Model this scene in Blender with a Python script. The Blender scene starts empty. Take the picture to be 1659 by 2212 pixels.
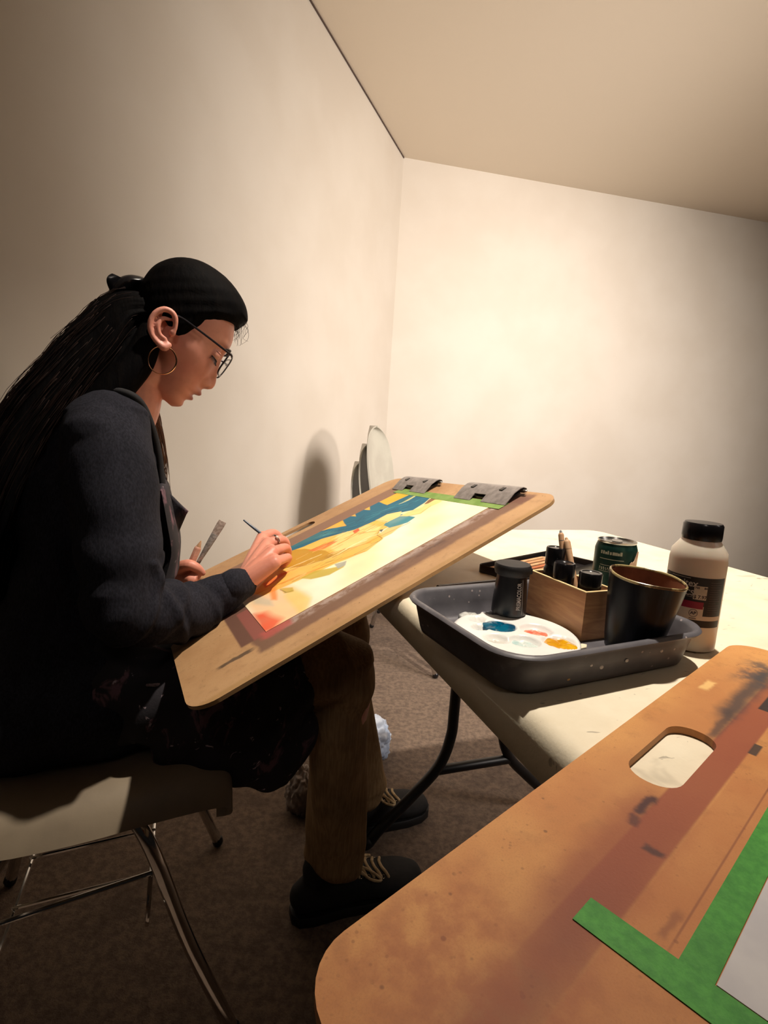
import bpy, bmesh, math, random
import numpy as np
from mathutils import Vector, Matrix, noise as mnoise

random.seed(7); np.random.seed(7)
S = bpy.context.scene
C = S.collection
PI = math.pi

# ------------------------------------------------------------------ camera
FPX, ROLL, PITCH, CAMZ = 1150.0, math.radians(3.7), math.radians(8.4), 0.963
_u = np.array([math.cos(ROLL), math.sin(ROLL), 0]); _v = np.array([-math.sin(ROLL), math.cos(ROLL), 0]); _z = np.array([0, 0, 1.0])
CM = np.array([_u, math.cos(PITCH)*_z - math.sin(PITCH)*_v, -(math.cos(PITCH)*_v + math.sin(PITCH)*_z)])
CO = np.array([0, 0, CAMZ])
camd = bpy.data.cameras.new('camera'); cam = bpy.data.objects.new('camera', camd); C.objects.link(cam)
camd.sensor_fit = 'VERTICAL'; camd.sensor_height = 36; camd.lens = FPX/2212*36; camd.clip_start = 0.01
_r, _d, _f = CM @ [1, 0, 0], CM @ [0, 1, 0], CM @ [0, 0, 1]
cam.matrix_world = Matrix(((_r[0], -_d[0], -_f[0], 0), (_r[1], -_d[1], -_f[1], 0), (_r[2], -_d[2], -_f[2], CAMZ), (0, 0, 0, 1)))
S.camera = cam
def ray(x, y): return CM @ np.array([(x-829.5)/FPX, (y-1106)/FPX, 1.0])
def atz(x, y, z): d = ray(x, y); return CO + d*((z-CAMZ)/d[2])
def aty(x, y, Y): d = ray(x, y); return CO + d*(Y/d[1])
def onpl(x, y, n, p0): d = ray(x, y); return CO + d*(n@(np.asarray(p0)-CO)/(n@d))

# ------------------------------------------------------------------ world and light
wd = bpy.data.worlds.new('world'); S.world = wd; wd.use_nodes = True
wd.node_tree.nodes['Background'].inputs[0].default_value = (1.0, 0.86, 0.78, 1)
wd.node_tree.nodes['Background'].inputs[1].default_value = 0.006
def lamp(name, kind, loc, target, energy, col, **kw):
    l = bpy.data.lights.new(name, kind); o = bpy.data.objects.new(name, l); C.objects.link(o)
    o.location = loc; o.rotation_euler = (Vector(target)-Vector(loc)).to_track_quat('-Z', 'Y').to_euler()
    l.energy = energy; l.color = col
    for k, v in kw.items(): setattr(l, k, v)
    return o
# ceiling spot over the table, and a weaker lamp further into the studio on the right
lamp('ceiling_spot', 'SPOT', (0.40, 0.80, 2.50), (0.14, 1.06, 0.74), 215, (1.0, 0.89, 0.76), spot_size=math.radians(72), spot_blend=1.0, shadow_soft_size=0.03)
lamp('studio_lamp', 'SPOT', (1.75, 0.50, 1.20), (-0.15, 3.20, 1.95), 190, (1.0, 0.90, 0.82), spot_size=math.radians(80), spot_blend=1.0, shadow_soft_size=0.10)
lamp('studio_lamp', 'SPOT', (2.50, 0.60, 2.25), (0.70, 3.40, 1.05), 1000, (1.0, 0.90, 0.82), spot_size=math.radians(90), spot_blend=1.0, shadow_soft_size=0.75)
lamp('fill_lamp', 'SPOT', (-0.10, -1.10, 2.50), (0.05, 1.15, 1.05), 25, (1.0, 0.86, 0.75), spot_size=math.radians(40), spot_blend=1.0, shadow_soft_size=0.20)  # unseen fill added above and behind the camera to lift the near sides
vs = S.view_settings; vs.view_transform = 'Standard'; vs.look = 'None'; vs.exposure = 0.0; vs.gamma = 1.0; vs.use_curve_mapping = False

# ------------------------------------------------------------------ materials
def lin(rgb):
    return tuple(((c/255)/12.92 if c/255 <= .04045 else ((c/255+.055)/1.055)**2.4) for c in rgb)
class NT:
    """small node graph helper; values may be floats or sockets"""
    def __init__(s, name):
        s.m = bpy.data.materials.new(name); s.m.use_nodes = True; s.t = s.m.node_tree; s.b = s.t.nodes['Principled BSDF']
        s._co = None
    def node(s, k): return s.t.nodes.new(k)
    def set(s, sock, v):
        if hasattr(v, 'links') or isinstance(v, bpy.types.NodeSocket): s.t.links.new(v, sock)
        elif isinstance(v, tuple) and len(v) == 3 and sock.type == 'RGBA': sock.default_value = (*v, 1)
        else: sock.default_value = v
    def co(s):
        if not s._co: s._co = s.node('ShaderNodeTexCoord').outputs['Object']
        return s._co
    def xyz(s, sock=None):
        n = s.node('ShaderNodeSeparateXYZ'); s.set(n.inputs[0], sock or s.co()); return n.outputs
    def scale(s, v):
        n = s.node('ShaderNodeMapping'); s.set(n.inputs[0], s.co()); n.inputs['Scale'].default_value = v; return n.outputs[0]
    def noise(s, sc, detail=4, rough=.55, vec=None, dist=0):
        n = s.node('ShaderNodeTexNoise'); s.set(n.inputs['Vector'], vec or s.co()); n.inputs['Scale'].default_value = sc
        n.inputs['Detail'].default_value = detail; n.inputs['Roughness'].default_value = rough; n.inputs['Distortion'].default_value = dist
        return n.outputs['Fac']
    def vor(s, sc, vec=None):
        n = s.node('ShaderNodeTexVoronoi'); s.set(n.inputs['Vector'], vec or s.co()); n.inputs['Scale'].default_value = sc; return n.outputs['Distance']
    def mth(s, op, a, b=0.0, c=0.0):
        n = s.node('ShaderNodeMath'); n.operation = op
        for i, v in enumerate((a, b, c)): s.set(n.inputs[i], v)
        return n.outputs[0]
    def ss(s, x, a, b):
        n = s.node('ShaderNodeMapRange'); n.interpolation_type = 'SMOOTHSTEP'; s.set(n.inputs[0], x)
        s.set(n.inputs[1], a); s.set(n.inputs[2], b); return n.outputs[0]
    def mix(s, f, a, b):
        n = s.node('ShaderNodeMix'); n.data_type = 'RGBA'; s.set(n.inputs[0], f); s.set(n.inputs[6], a); s.set(n.inputs[7], b); return n.outputs[2]
    def band(s, x, a, b, soft):
        return s.mth('MULTIPLY', s.ss(x, a-soft, a+soft), s.mth('SUBTRACT', 1.0, s.ss(x, b-soft, b+soft)))
    def rect(s, X, Y, u0, u1, v0, v1, su=.002, sv=.002):
        return s.mth('MULTIPLY', s.band(X, u0, u1, su), s.band(Y, v0, v1, sv))
    def bump(s, h, st, dist=.002):
        n = s.node('ShaderNodeBump'); n.inputs['Strength'].default_value = st; n.inputs['Distance'].default_value = dist; s.set(n.inputs['Height'], h)
        s.t.links.new(n.outputs[0], s.b.inputs['Normal'])
    def out(s, col=None, rough=None, metal=None, **kw):
        if col is not None: s.set(s.b.inputs['Base Color'], col)
        if rough is not None: s.set(s.b.inputs['Roughness'], rough)
        if metal is not None: s.set(s.b.inputs['Metallic'], metal)
        for k, v in kw.items(): s.set(s.b.inputs[k.replace('_', ' ')], v)
        return s.m
def mat(name, rgb, rough=.5, metal=0.0, rgb2=None, nsc=20.0, bump=0.0, bsc=None, stretch=None, **kw):
    g = NT(name); c1 = lin(rgb); c2 = lin(rgb2) if rgb2 else tuple(x*.8 for x in c1)
    vec = g.scale(stretch) if stretch else None
    n = g.noise(nsc, 4, .55, vec)
    col = g.mix(g.ss(n, .35, .65), c1, c2)
    if bump: g.bump(g.noise(bsc or nsc*2, 5, .6, vec), bump)
    return g.out(col, rough, metal, **kw)

# ------------------------------------------------------------------ mesh helpers
class MB:
    def __init__(s): s.v = []; s.f = []; s.n = 0
    def add(s, vf, M=None):
        v, f = vf; v = np.asarray(v, float).reshape(-1, 3)
        if M is not None: v = v @ np.array(M)[:3, :3].T + np.array(M)[:3, 3]
        s.v.append(v); s.f += [tuple(i+s.n for i in q) for q in f]; s.n += len(v); return s
    def mesh(s, name='m', smooth=True, angle=40):
        m = bpy.data.meshes.new(name); m.from_pydata(np.vstack(s.v).tolist(), [], s.f); m.validate()
        bm = bmesh.new(); bm.from_mesh(m); bmesh.ops.recalc_face_normals(bm, faces=bm.faces); bm.to_mesh(m); bm.free()
        if smooth:
            m.shade_smooth()
            if angle < 180: m.set_sharp_from_angle(angle=math.radians(angle))
        return m
def one(vf, **k): return MB().add(vf).mesh(**k)
def loft(rings, cap=True, closed=True):
    R = np.asarray(rings, float); k, n = R.shape[:2]; f = []
    for i in range(k-1):
        for j in range(n if closed else n-1):
            a, b = i*n+j, i*n+(j+1) % n; f.append((a, b, b+n, a+n))
    if cap: f.append(tuple(range(n-1, -1, -1))); f.append(tuple((k-1)*n+j for j in range(n)))
    return R.reshape(-1, 3), f
def catmull(P, k):
    P = np.asarray(P, float); Q = np.vstack([2*P[0]-P[1], P, 2*P[-1]-P[-2]]); o = []
    for i in range(1, len(Q)-2):
        a, b, c, d = Q[i-1:i+3]
        for t in np.arange(k)/k:
            o.append(.5*((2*b)+(c-a)*t+(2*a-5*b+4*c-d)*t*t+(3*b-a-3*c+d)*t**3))
    o.append(P[-1]); return np.array(o)
def chain(P, R, n=12, k=1, rnd=True, ref=None):
    """tube through P with radii R (scalars or (a,b) pairs, a along ref), rounded ends"""
    P = np.asarray(P, float); R = np.asarray(R, float)
    if R.ndim == 0: R = np.full(len(P), float(R))
    if R.ndim == 1: R = np.stack([R, R], 1)
    if k > 1:
        PR = catmull(np.hstack([P, R]), k); P, R = PR[:, :3], np.maximum(PR[:, 3:], 1e-5)
    T = np.gradient(P, axis=0); T /= np.linalg.norm(T, axis=1)[:, None]+1e-12
    a = np.asarray(ref, float) if ref is not None else (np.array([0, 0, 1.]) if abs(T[0][2]) < .9 else np.array([1., 0, 0]))
    rings = []; th = np.arange(n)*2*PI/n
    def ring(p, t, r, a):
        A = a-t*(a@t); A /= np.linalg.norm(A)+1e-12; B = np.cross(t, A)
        return p+np.outer(np.cos(th), A)*r[0]+np.outer(np.sin(th), B)*r[1], A
    if rnd:
        for ph in (80, 60, 35): rr = R[0]*math.cos(math.radians(ph)); g, a1 = ring(P[0]-T[0]*R[0].min()*math.sin(math.radians(ph)), T[0], rr, a); rings.append(g)
    for i in range(len(P)):
        g, A = ring(P[i], T[i], R[i], a); rings.append(g)
        if ref is None: a = A
    if rnd:
        for ph in (35, 60, 80): rr = R[-1]*math.cos(math.radians(ph)); g, a1 = ring(P[-1]+T[-1]*R[-1].min()*math.sin(math.radians(ph)), T[-1], rr, a); rings.append(g)
    return loft(rings)
def lathe(pr, n=32, cap=True):
    th = np.arange(n)*2*PI/n
    return loft([np.stack([r*np.cos(th), r*np.sin(th), np.full(n, z)], 1) for r, z in pr], cap)
def ball(c, r, n=16, M=None):
    r = np.array(r) if np.ndim(r) else np.array([r]*3)
    pr = [(math.sin(a), -math.cos(a)) for a in np.linspace(.05, PI-.05, n//2+2)]
    v, f = lathe(pr, n); v = v*r
    if M is not None: v = v @ np.asarray(M).T
    return v+np.asarray(c), f
def rrect(w, h, r, n=6, cx=0, cy=0):
    o = []
    for sx, sy, a0 in ((1, 1, 0), (-1, 1, 90), (-1, -1, 180), (1, -1, 270)):
        for i in range(n+1):
            a = math.radians(a0+90*i/n); o.append((cx+sx*(w/2-r)+r*math.cos(a), cy+sy*(h/2-r)+r*math.sin(a)))
    return o
def prism(out, z0, z1, bev=0.0):
    o = np.array(out); c = o.mean(0); rings = []
    zs = [(z0, -bev), (z0+bev, 0), (z1-bev, 0), (z1, -bev)] if bev else [(z0, 0), (z1, 0)]
    # inset along vertex normals
    e1 = o-np.roll(o, 1, 0); e2 = np.roll(o, -1, 0)-o
    nn = np.stack([(e1+e2)[:, 1], -(e1+e2)[:, 0]], 1); nn /= np.linalg.norm(nn, axis=1)[:, None]+1e-12
    for z, d in zs: p = o+nn*d; rings.append(np.hstack([p, np.full((len(o), 1), z)]))
    return loft(rings)
def box(x0, x1, y0, y1, z0, z1, bev=0.0):
    return prism([(x0, y0), (x1, y0), (x1, y1), (x0, y1)], z0, z1, bev)
def curve_mesh(splines, z0, z1):
    """flat outline with holes, extruded"""
    cu = bpy.data.curves.new('c', 'CURVE'); cu.dimensions = '2D'; cu.fill_mode = 'BOTH'; cu.extrude = (z1-z0)/2
    for sp in splines:
        s = cu.splines.new('POLY'); s.points.add(len(sp)-1); s.use_cyclic_u = True
        for i, p in enumerate(sp): s.points[i].co = (p[0], p[1], 0, 1)
    return _grab(cu, (z0+z1)/2)
def _grab(cu, dz=0.0):
    o = bpy.data.objects.new('c', cu); C.objects.link(o); dg = bpy.context.evaluated_depsgraph_get(); dg.update()
    m = o.evaluated_get(dg).to_mesh()
    v = np.array([tuple(x.co) for x in m.vertices]); f = [tuple(p.vertices) for p in m.polygons]
    bpy.data.objects.remove(o); bpy.data.curves.remove(cu)
    v[:, 2] += dz; return v, f
def text(s, size, depth=.0002, align='CENTER', bold=0.0, sx=1.0):
    cu = bpy.data.curves.new('t', 'FONT'); cu.body = s; cu.size = size; cu.align_x = align; cu.align_y = 'CENTER'; cu.extrude = depth; cu.offset = bold; cu.resolution_u = 3
    v, f = _grab(cu); v[:, 0] *= sx; return v, f
def wrap(vf, R, th0, z0):
    """bend x-z text (x along, y up, z out) round a cylinder of radius R"""
    v, f = vf; a = th0+v[:, 0]/R; r = R+v[:, 2]
    return np.stack([r*np.cos(a), r*np.sin(a), z0+v[:, 1]], 1), f
def patch(R, t0, t1, z0, z1, th=.0003, n=14, nz=2):
    a = np.linspace(t0, t1, n); o = []
    rings = []
    for r, z in ((R, z0), (R+th, z0), (R+th, z1), (R, z1)): rings.append(np.stack([r(z)*np.cos(a) if callable(r) else r*np.cos(a), r*np.sin(a), np.full(n, z)], 1))
    v = np.array(rings).reshape(-1, 3); f = []
    for i in range(4):
        for j in range(n-1):
            A, B = i*n+j, ((i+1) % 4)*n+j; f.append((A, A+1, B+1, B))
    f.append((0, n, 2*n, 3*n)); f.append((n-1, 4*n-1, 3*n-1, 2*n-1)); return v, f
def remesh(vfs, voxel, smooth=2, smf=.5):
    m = MB()
    for x in vfs: m.add(x)
    me = m.mesh('tmp', smooth=False); o = bpy.data.objects.new('tmp', me); C.objects.link(o)
    r = o.modifiers.new('r', 'REMESH'); r.mode = 'VOXEL'; r.voxel_size = voxel; r.adaptivity = 0
    if smooth: q = o.modifiers.new('s', 'SMOOTH'); q.iterations = smooth; q.factor = smf
    dg = bpy.context.evaluated_depsgraph_get(); dg.update()
    nm = bpy.data.meshes.new_from_object(o.evaluated_get(dg)); bpy.data.objects.remove(o); nm.shade_smooth(); return nm
def coords(me):
    a = np.zeros(len(me.vertices)*3); me.vertices.foreach_get('co', a); return a.reshape(-1, 3)
def normals(me):
    a = np.zeros(len(me.vertices)*3); me.vertex_normals.foreach_get('vector', a); return a.reshape(-1, 3)
def setco(me, v): me.vertices.foreach_set('co', v.ravel()); me.update()
def setcol(me, rgb):
    a = me.color_attributes.new('Col', 'FLOAT_COLOR', 'POINT'); c = np.ones((len(me.vertices), 4)); c[:, :3] = rgb; a.data.foreach_set('color', c.ravel())

# ------------------------------------------------------------------ objects
def tag(o, label=None, cat=None, group=None, kind=None):
    if label: o['label'] = label
    if cat: o['category'] = cat
    if group: o['group'] = group
    if kind: o['kind'] = kind
    return o
def thing(name, label, cat, loc=(0, 0, 0), rz=0.0, group=None, M=None):
    o = bpy.data.objects.new(name, None); C.objects.link(o); o.empty_display_size = .05
    if M is not None: o.matrix_world = M
    else: o.location = loc; o.rotation_euler = (0, 0, rz)
    return tag(o, label, cat, group)
def part(name, me, m, parent=None, label=None, world=False):
    o = bpy.data.objects.new(name, me); C.objects.link(o); me.name = name; me.materials.clear(); me.materials.append(m)
    if parent is not None:
        o.parent = parent
        if world:
            bpy.context.view_layer.update(); o.matrix_parent_inverse = parent.matrix_world.inverted()
    if label: o['label'] = label
    return o
def struct(name, me, m): return tag(part(name, me, m), kind='structure')
def copy_tree(o, parent=None):
    c = o.copy(); C.objects.link(c)
    if parent: c.parent = parent
    for ch in list(o.children): copy_tree(ch, c)
    return c

# ================================================================== ROOM
AZ = lambda d: np.array([math.sin(math.radians(d)), math.cos(math.radians(d)), 0])
CEIL = 2.6
K0 = np.array([-.019, 3.462, 0]); DL = AZ(19.1); DB = AZ(77.6)
g = NT('wall_paint'); n1 = g.noise(3, 3); n2 = g.noise(180, 3)
g.bump(n2, .12, .001); M_wall = g.out(g.mix(g.ss(n1, .3, .7), lin((198, 189, 176)), lin((193, 183, 169))), .62)
g = NT('ceiling_paint'); g.bump(g.noise(140, 3), .12, .001); M_ceil = g.out(lin((222, 209, 190)), .8)
g = NT('carpet_pile'); n1 = g.noise(260, 4, .7); n2 = g.noise(9, 4, .6); n3 = g.noise(60, 4, .7)
col = g.mix(g.ss(n3, .35, .65), lin((104, 88, 76)), lin((134, 114, 98))); col = g.mix(g.mth('MULTIPLY', g.ss(n2, .5, .68), .45), col, lin((82, 68, 60)))
g.bump(g.mth('ADD', n1, n3), .7, .004); M_floor = g.out(col, .95)
M_strip = mat('dark_strip', (84, 66, 58), .8)  # thin dark strip along the top of the left wall
def wall_quad(p, q, z0, z1, th, side):
    d = (q-p)/np.linalg.norm(q-p); n = np.array([-d[1], d[0], 0])*side*th
    return loft([[p+[0, 0, z0], q+[0, 0, z0], q+n+[0, 0, z0], p+n+[0, 0, z0]], [p+[0, 0, z1], q+[0, 0, z1], q+n+[0, 0, z1], p+n+[0, 0, z1]]])
struct('wall_left', one(wall_quad(K0-DL*5.2, K0+DL*.0, 0, CEIL, .1, 1), smooth=False), M_wall)
struct('wall_back', one(wall_quad(K0, K0+DB*4.6, 0, CEIL, .1, 1), smooth=False), M_wall)
struct('floor', one(box(-2.2, 4.6, -1.8, 5.2, -.1, 0), smooth=False), M_floor)
struct('ceiling', one(box(-2.2, 4.6, -1.8, 5.2, CEIL, CEIL+.1), smooth=False), M_ceil)
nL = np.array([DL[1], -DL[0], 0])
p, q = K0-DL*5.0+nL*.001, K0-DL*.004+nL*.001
struct('trim_1', one(loft([[p+[0, 0, CEIL-.007], q+[0, 0, CEIL-.007], q+nL*.004+[0, 0, CEIL-.007], p+nL*.004+[0, 0, CEIL-.007]], [p+[0, 0, CEIL-.0005], q+[0, 0, CEIL-.0005], q+nL*.004+[0, 0, CEIL-.0005], p+nL*.004+[0, 0, CEIL-.0005]]]), smooth=False), M_strip)

# ================================================================== FOLDING TABLE
TA = np.array([-.3305, .9438, 0]); TB = np.array([.9438, .3305, 0]); TZ = .74
tc = TB*.646+TA*.262
M_tab = None
g = NT('table_plastic'); n1 = g.noise(14, 5, .6); n2 = g.noise(5, 4, .6, g.scale((1, 2.4, 1)), 1.2); n3 = g.noise(300, 2)
col = g.mix(g.ss(n1, .35, .7), lin((232, 222, 198)), lin((222, 210, 184)))
col = g.mix(g.mth('MULTIPLY', g.ss(n2, .62, .72), .4), col, lin((150, 138, 118)))
n4 = g.noise(26, 3, .5, g.scale((1, 2.2, 1)), 2.0); col = g.mix(g.mth('MULTIPLY', g.ss(n4, .68, .72), .55), col, lin((120, 110, 98)))
g.bump(n3, .18, .001); M_tab = g.out(col, .55)
M_blk = mat('black_powdercoat', (16, 15, 16), .42, 0, (24, 22, 24), 60)
t = thing('folding_table', 'long cream plastic folding table with black wishbone legs', 'table', tuple(tc), math.atan2(.3305, .9438))
rings = []
for z, ins in ((.696, .010), (.694, .004), (.697, 0), (.722, 0), (.732, .003), (.738, .009), (.74, .018)):
    rings.append([(x, y, z) for x, y in rrect(.776-2*ins, 1.83-2*ins, .05-ins*.5, 8)])
part('tabletop', one(loft(rings), angle=60), M_tab, t)
for yl in (.792, -.74):
    for s in (-1, 1):
        P = [(s*.068, yl, .697), (s*.068, yl, .34), (s*.072, yl, .25), (s*.098, yl, .18), (s*.16, yl, .115), (s*.235, yl, .045), (s*.262, yl, .013)]
        lg = part('leg', one(chain(P, .0128, 12, 5)), M_blk, t)
        part('foot_cap', one(chain([(s*.262, yl, .016), (s*.268, yl, .0115)], .0145, 12, 1)), M_blk, lg)
    part('crossbar', one(chain([(-.1, yl, .172), (.1, yl, .172)], .0115, 12)), M_blk, t)
    part('leg_mount', one(box(-.11, .11, yl-.02, yl+.02, .676, .698, .003)), M_blk, t)
for s in (-1, 1): part('side_rail', one(box(s*.30-.012, s*.30+.012, -.86, .86, .666, .6965, .003)), M_blk, t)

# ================================================================== TRAY AND WHAT STANDS IN IT
TRD = np.array([.899, .438, 0]); TRN = np.array([-.438, .899, 0]); TRC = TRD*.4225+TRN*.432
TRZ = math.atan2(.438, .899); TF = .7455   # tray floor level
g = NT('grey_plastic'); n1 = g.noise(30, 4); sp = g.vor(95); sp2 = g.noise(25, 3)
msk = g.mth('MULTIPLY', g.mth('SUBTRACT', 1.0, g.ss(sp, .10, .15)), g.ss(sp2, .52, .58))
col = g.mix(g.ss(n1, .3, .7), lin((96, 94, 99)), lin((78, 76, 81))); col = g.mix(g.mth('MULTIPLY', msk, .6), col, lin((186, 172, 168)))
sm = g.noise(16, 5, .65, g.scale((1, 1, .6)), 1.0); col = g.mix(g.mth('MULTIPLY', g.ss(sm, .60, .72), .35), col, lin((140, 138, 142)))
M_tray = g.out(col, .45)
t = thing('plastic_tray', 'paint-flecked dark grey plastic tray with rolled rim on the table', 'tray', (TRC[0], TRC[1], TZ+.0008), TRZ)
prof = [(.016, .0), (.012, .001), (.010, .006), (.006, .022), (.003, .034), (-.002, .036), (-.004, .0385), (-.002, .041), (.002, .041), (.005, .037), (.008, .022), (.012, .008), (.016, .0045)]
rings = [[(x, y, z) for x, y in rrect(.266-2*i, .206-2*i, max(.04-i*.9, .012), 8)] for i, z in prof]
part('tray_shell', one(loft(rings), angle=60), M_tray, t)
M_spl = [mat('splash_pink', (186, 110, 116), .6), mat('splash_ochre', (196, 150, 90), .6), mat('splash_white', (200, 194, 190), .6)]
for (x, z, r, k) in ((-.075, .010, .0032, 0), (-.058, .011, .0038, 1), (-.02, .017, .0026, 2), (.012, .020, .0024, 2), (.055, .026, .002, 2), (-.04, .024, .0016, 2)):
    yy = -.103+.014-(.013 if z > .02 else z*.45)
    part('paint_splash', one(ball((x, yy+.0006, z), (r, .0008, r*.8), 10)), M_spl[k], t)

# palette with wells
PC = np.array([.1535, .5655]); PR = .0695
wpx = [(1078, 1363), (1157, 1371), (1132, 1397), (1209, 1398), (1014, 1330), (1030, 1348), (1036, 1366), (1072, 1391), (1060, 1330)]
W = [atz(x, y, TF+.004)[:2]-PC for x, y in wpx]
Wr = [.0195, .0185, .0170, .0195, .014, .010, .010, .0135, .014]
M_pal = mat('palette_white', (232, 230, 224), .3, 0, (222, 222, 218), 30)
def palz(x, y):
    h = .0105; d = np.hypot(x, y)
    h = h-np.clip((d-(PR-.006))/.006, 0, 1)**2*.004
    for (wx, wy), r in zip(W, Wr):
        q = np.hypot(x-wx, y-wy)/r; h = h-.0085*np.clip(1-q**2.6, 0, 1)**.8*(q < 1)
    return np.maximum(h, .0018)
nr, nt_ = 46, 120; th = np.arange(nt_)*2*PI/nt_; rings = [np.stack([PR*.98*np.cos(th), PR*.98*np.sin(th), np.zeros(nt_)], 1)]
for r in np.linspace(PR, .0006, nr):
    sc = 1.0
    x, y = r*np.cos(th), r*np.sin(th); rings.append(np.stack([x, y, palz(x, y)], 1))
t = thing('paint_palette', 'round white palette with wet paint in its wells inside the grey tray', 'palette', (PC[0], PC[1], TF))
part('palette_dish', one(loft(rings), angle=180), M_pal, t)
def pmat(n, c, c2): return mat(n, c, .12, 0, c2, 70, .3, 120)
pm = [('teal', (8, 92, 118), (4, 62, 92)), ('coral', (222, 92, 70), (236, 150, 120)), ('pale', (170, 198, 196), (206, 214, 208)), ('yellow', (214, 164, 12), (196, 132, 10)), ('grey', (168, 168, 164), (190, 190, 184)), ('grey', (176, 174, 168), (196, 194, 190)), ('grey', (160, 164, 166), (180, 182, 182)), ('grey', (186, 184, 174), (204, 200, 192)), ('dark_grey', (92, 90, 96), (120, 118, 122))]
for i, ((wx, wy), r, (nm, c1, c2)) in enumerate(zip(W, Wr, pm)):
    hgt = [.0085, .0035, .004, .006, .003, .003, .003, .003, .004][i]; rr = r*[1.0, .72, .86, .93, .9, .85, .85, .9, .95][i]
    pr = []; n = 36; th2 = np.arange(n)*2*PI/n
    wob = 1+.05*np.sin(3*th2+i)+.04*np.sin(7*th2+2*i)*(1 if i == 0 else .4)
    for k_, zz in ((1.0, -.004), (1.0, hgt*.55), (.9, hgt*.85), (.55, hgt), (.15, hgt*.92)):
        x = wx+rr*k_*wob*np.cos(th2); y = wy+rr*k_*wob*np.sin(th2); pr.append(np.stack([x, y, .0025+np.full(n, zz)+(.0006*np.sin(5*th2+i) if k_ < .95 else 0)], 1))
    part('paint_pool', one(loft(pr), angle=180), pmat(nm+'_paint', c1, c2), t, label=nm.replace('_', ' ')+' paint')

# pencil sharpener canister with vertical lettering
M_black = mat('black_plastic', (20, 19, 21), .28, 0, (26, 24, 26), 40)
M_blackm = mat('black_matte_plastic', (26, 24, 25), .55, 0, (34, 31, 31), 60, .15, 120)
M_letter = mat('silver_print', (196, 192, 186), .5)
sp_ = atz(1098, 1322, TF+.0115)
t = thing('pencil_sharpener', 'black waisted canister pencil sharpener with silver vertical lettering', 'sharpener', (sp_[0], sp_[1], TF+.0112))
R0 = .0208
part('canister', one(lathe([(.0, 0), (.0195, 0), (.0208, .0012), (.0206, .012), (.0188, .036), (.0178, .046), (.0178, .0475)], 40), angle=40), M_black, t)
lid = part('sharpener_lid', one(lathe([(.0180, .0475), (.0205, .049), (.0218, .0535), (.0218, .0595), (.0205, .0615), (.012, .0625), (0.0005, .0625)], 40), angle=40), M_blackm, t)
part('lid_notch', one(box(.008, .0232, -.004, .004, .050, .0575, .0008)), M_blackm, lid)
tv = text('PRISMACOLOR', .0078, .00012, sx=1.0, bold=.00012)
va = np.array(tv[0]); vv = np.stack([-va[:, 1], va[:, 0], va[:, 2]], 1)   # run upwards
ang = math.atan2(-sp_[1], -sp_[0])+math.radians(33)
rz_ = lambda z: np.interp(z, [0, .012, .036, .046], [.0209, .0207, .0189, .0179])
zz = .0255+vv[:, 1]*.62; aa = ang+vv[:, 0]/.0195
part('lettering', one((np.stack([(rz_(zz)+.0001+vv[:, 2])*np.cos(aa), (rz_(zz)+.0001+vv[:, 2])*np.sin(aa), zz], 1), tv[1]), smooth=False), M_letter, t, label='silver maker name')
zs = np.linspace(.004, .045, 14)
part('print_line', one(chain([((rz_(z)+.0001)*math.cos(ang+.24), (rz_(z)+.0001)*math.sin(ang+.24), z) for z in zs], .00022, 6)), M_letter, t)

# open wooden box
g = NT('pale_wood'); nz = g.noise(7, 6, .6, g.scale((1.2, 1.2, 9)), 1.4); n2 = g.noise(120, 3, .6, g.scale((.3, .3, 2.5)))
col = g.mix(g.ss(nz, .3, .7), lin((224, 172, 122)), lin((186, 130, 88))); g.bump(n2, .15, .001); M_box = g.out(g.mix(g.mth('MULTIPLY', n2, .25), col, lin((104, 66, 42))), .55)
M_boxrim = mat('pale_wood_edge', (222, 196, 146), .6, 0, (206, 176, 124), 40)
bn = atz(1254, 1385, TF)[:2]; bxd = AZ(-23.5)[:2]; byd = AZ(66.5)[:2]; BL, BW, BH, BT = .098, .047, .057, .0035
bz = math.atan2(byd[1], byd[0]); t = thing('wooden_box', 'small open pale wooden box holding paint tubes in the tray', 'box', (bn[0], bn[1], TF), bz)
# local x = width (away right), local y = length (away left)
for nm, bb in (('side_panel', (0, BT, 0, BL)), ('side_panel', (BW-BT, BW, 0, BL)), ('end_panel', (BT, BW-BT, 0, BT)), ('end_panel', (BT, BW-BT, BL-BT, BL))):
    o = part(nm, one(box(bb[0], bb[1], bb[2], bb[3], .0, BH-.0012, .0003)), M_box, t)
    part('top_edge', one(box(bb[0], bb[1], bb[2], bb[3], BH-.0012, BH, .0002)), M_boxrim, o)
part('box_floor', one(box(BT, BW-BT, BT, BL-BT, .0005, .0035)), M_box, t)
def bxp(x, y): p = bn+byd*x+bxd*y; return float(p[0]), float(p[1])
M_cap = mat('gloss_black_cap', (22, 21, 24), .22, 0, (26, 25, 28), 30)
M_wht = mat('white_plastic', (214, 206, 196), .4, 0, (204, 196, 186), 40)
def paint_bottle(xy, z0, cap_r, cap_h, body_r, h, lab, bodymat):
    t = thing('paint_bottle', lab, 'bottle', (xy[0], xy[1], z0), .3, 'bottles in the wooden box')
    part('bottle_body', one(lathe([(.0005, 0), (body_r-.001, 0), (body_r, .001), (body_r, h-cap_h-.006), (body_r*.86, h-cap_h-.001), (cap_r*.8, h-cap_h)], 28)), bodymat, t)
    part('cap', one(lathe([(cap_r*.8, h-cap_h-.0005), (cap_r, h-cap_h), (cap_r, h-.0016), (cap_r*.93, h), (cap_r*.78, h), (cap_r*.72, h-.0008), (.0005, h-.0008)], 32)), M_cap, t)
ZB = TF+.0036
paint_bottle(bxp(.0235, .082), ZB, .0117, .022, .0125, .086, 'black-capped paint bottle at the far end of the wooden box', M_black)
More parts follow.
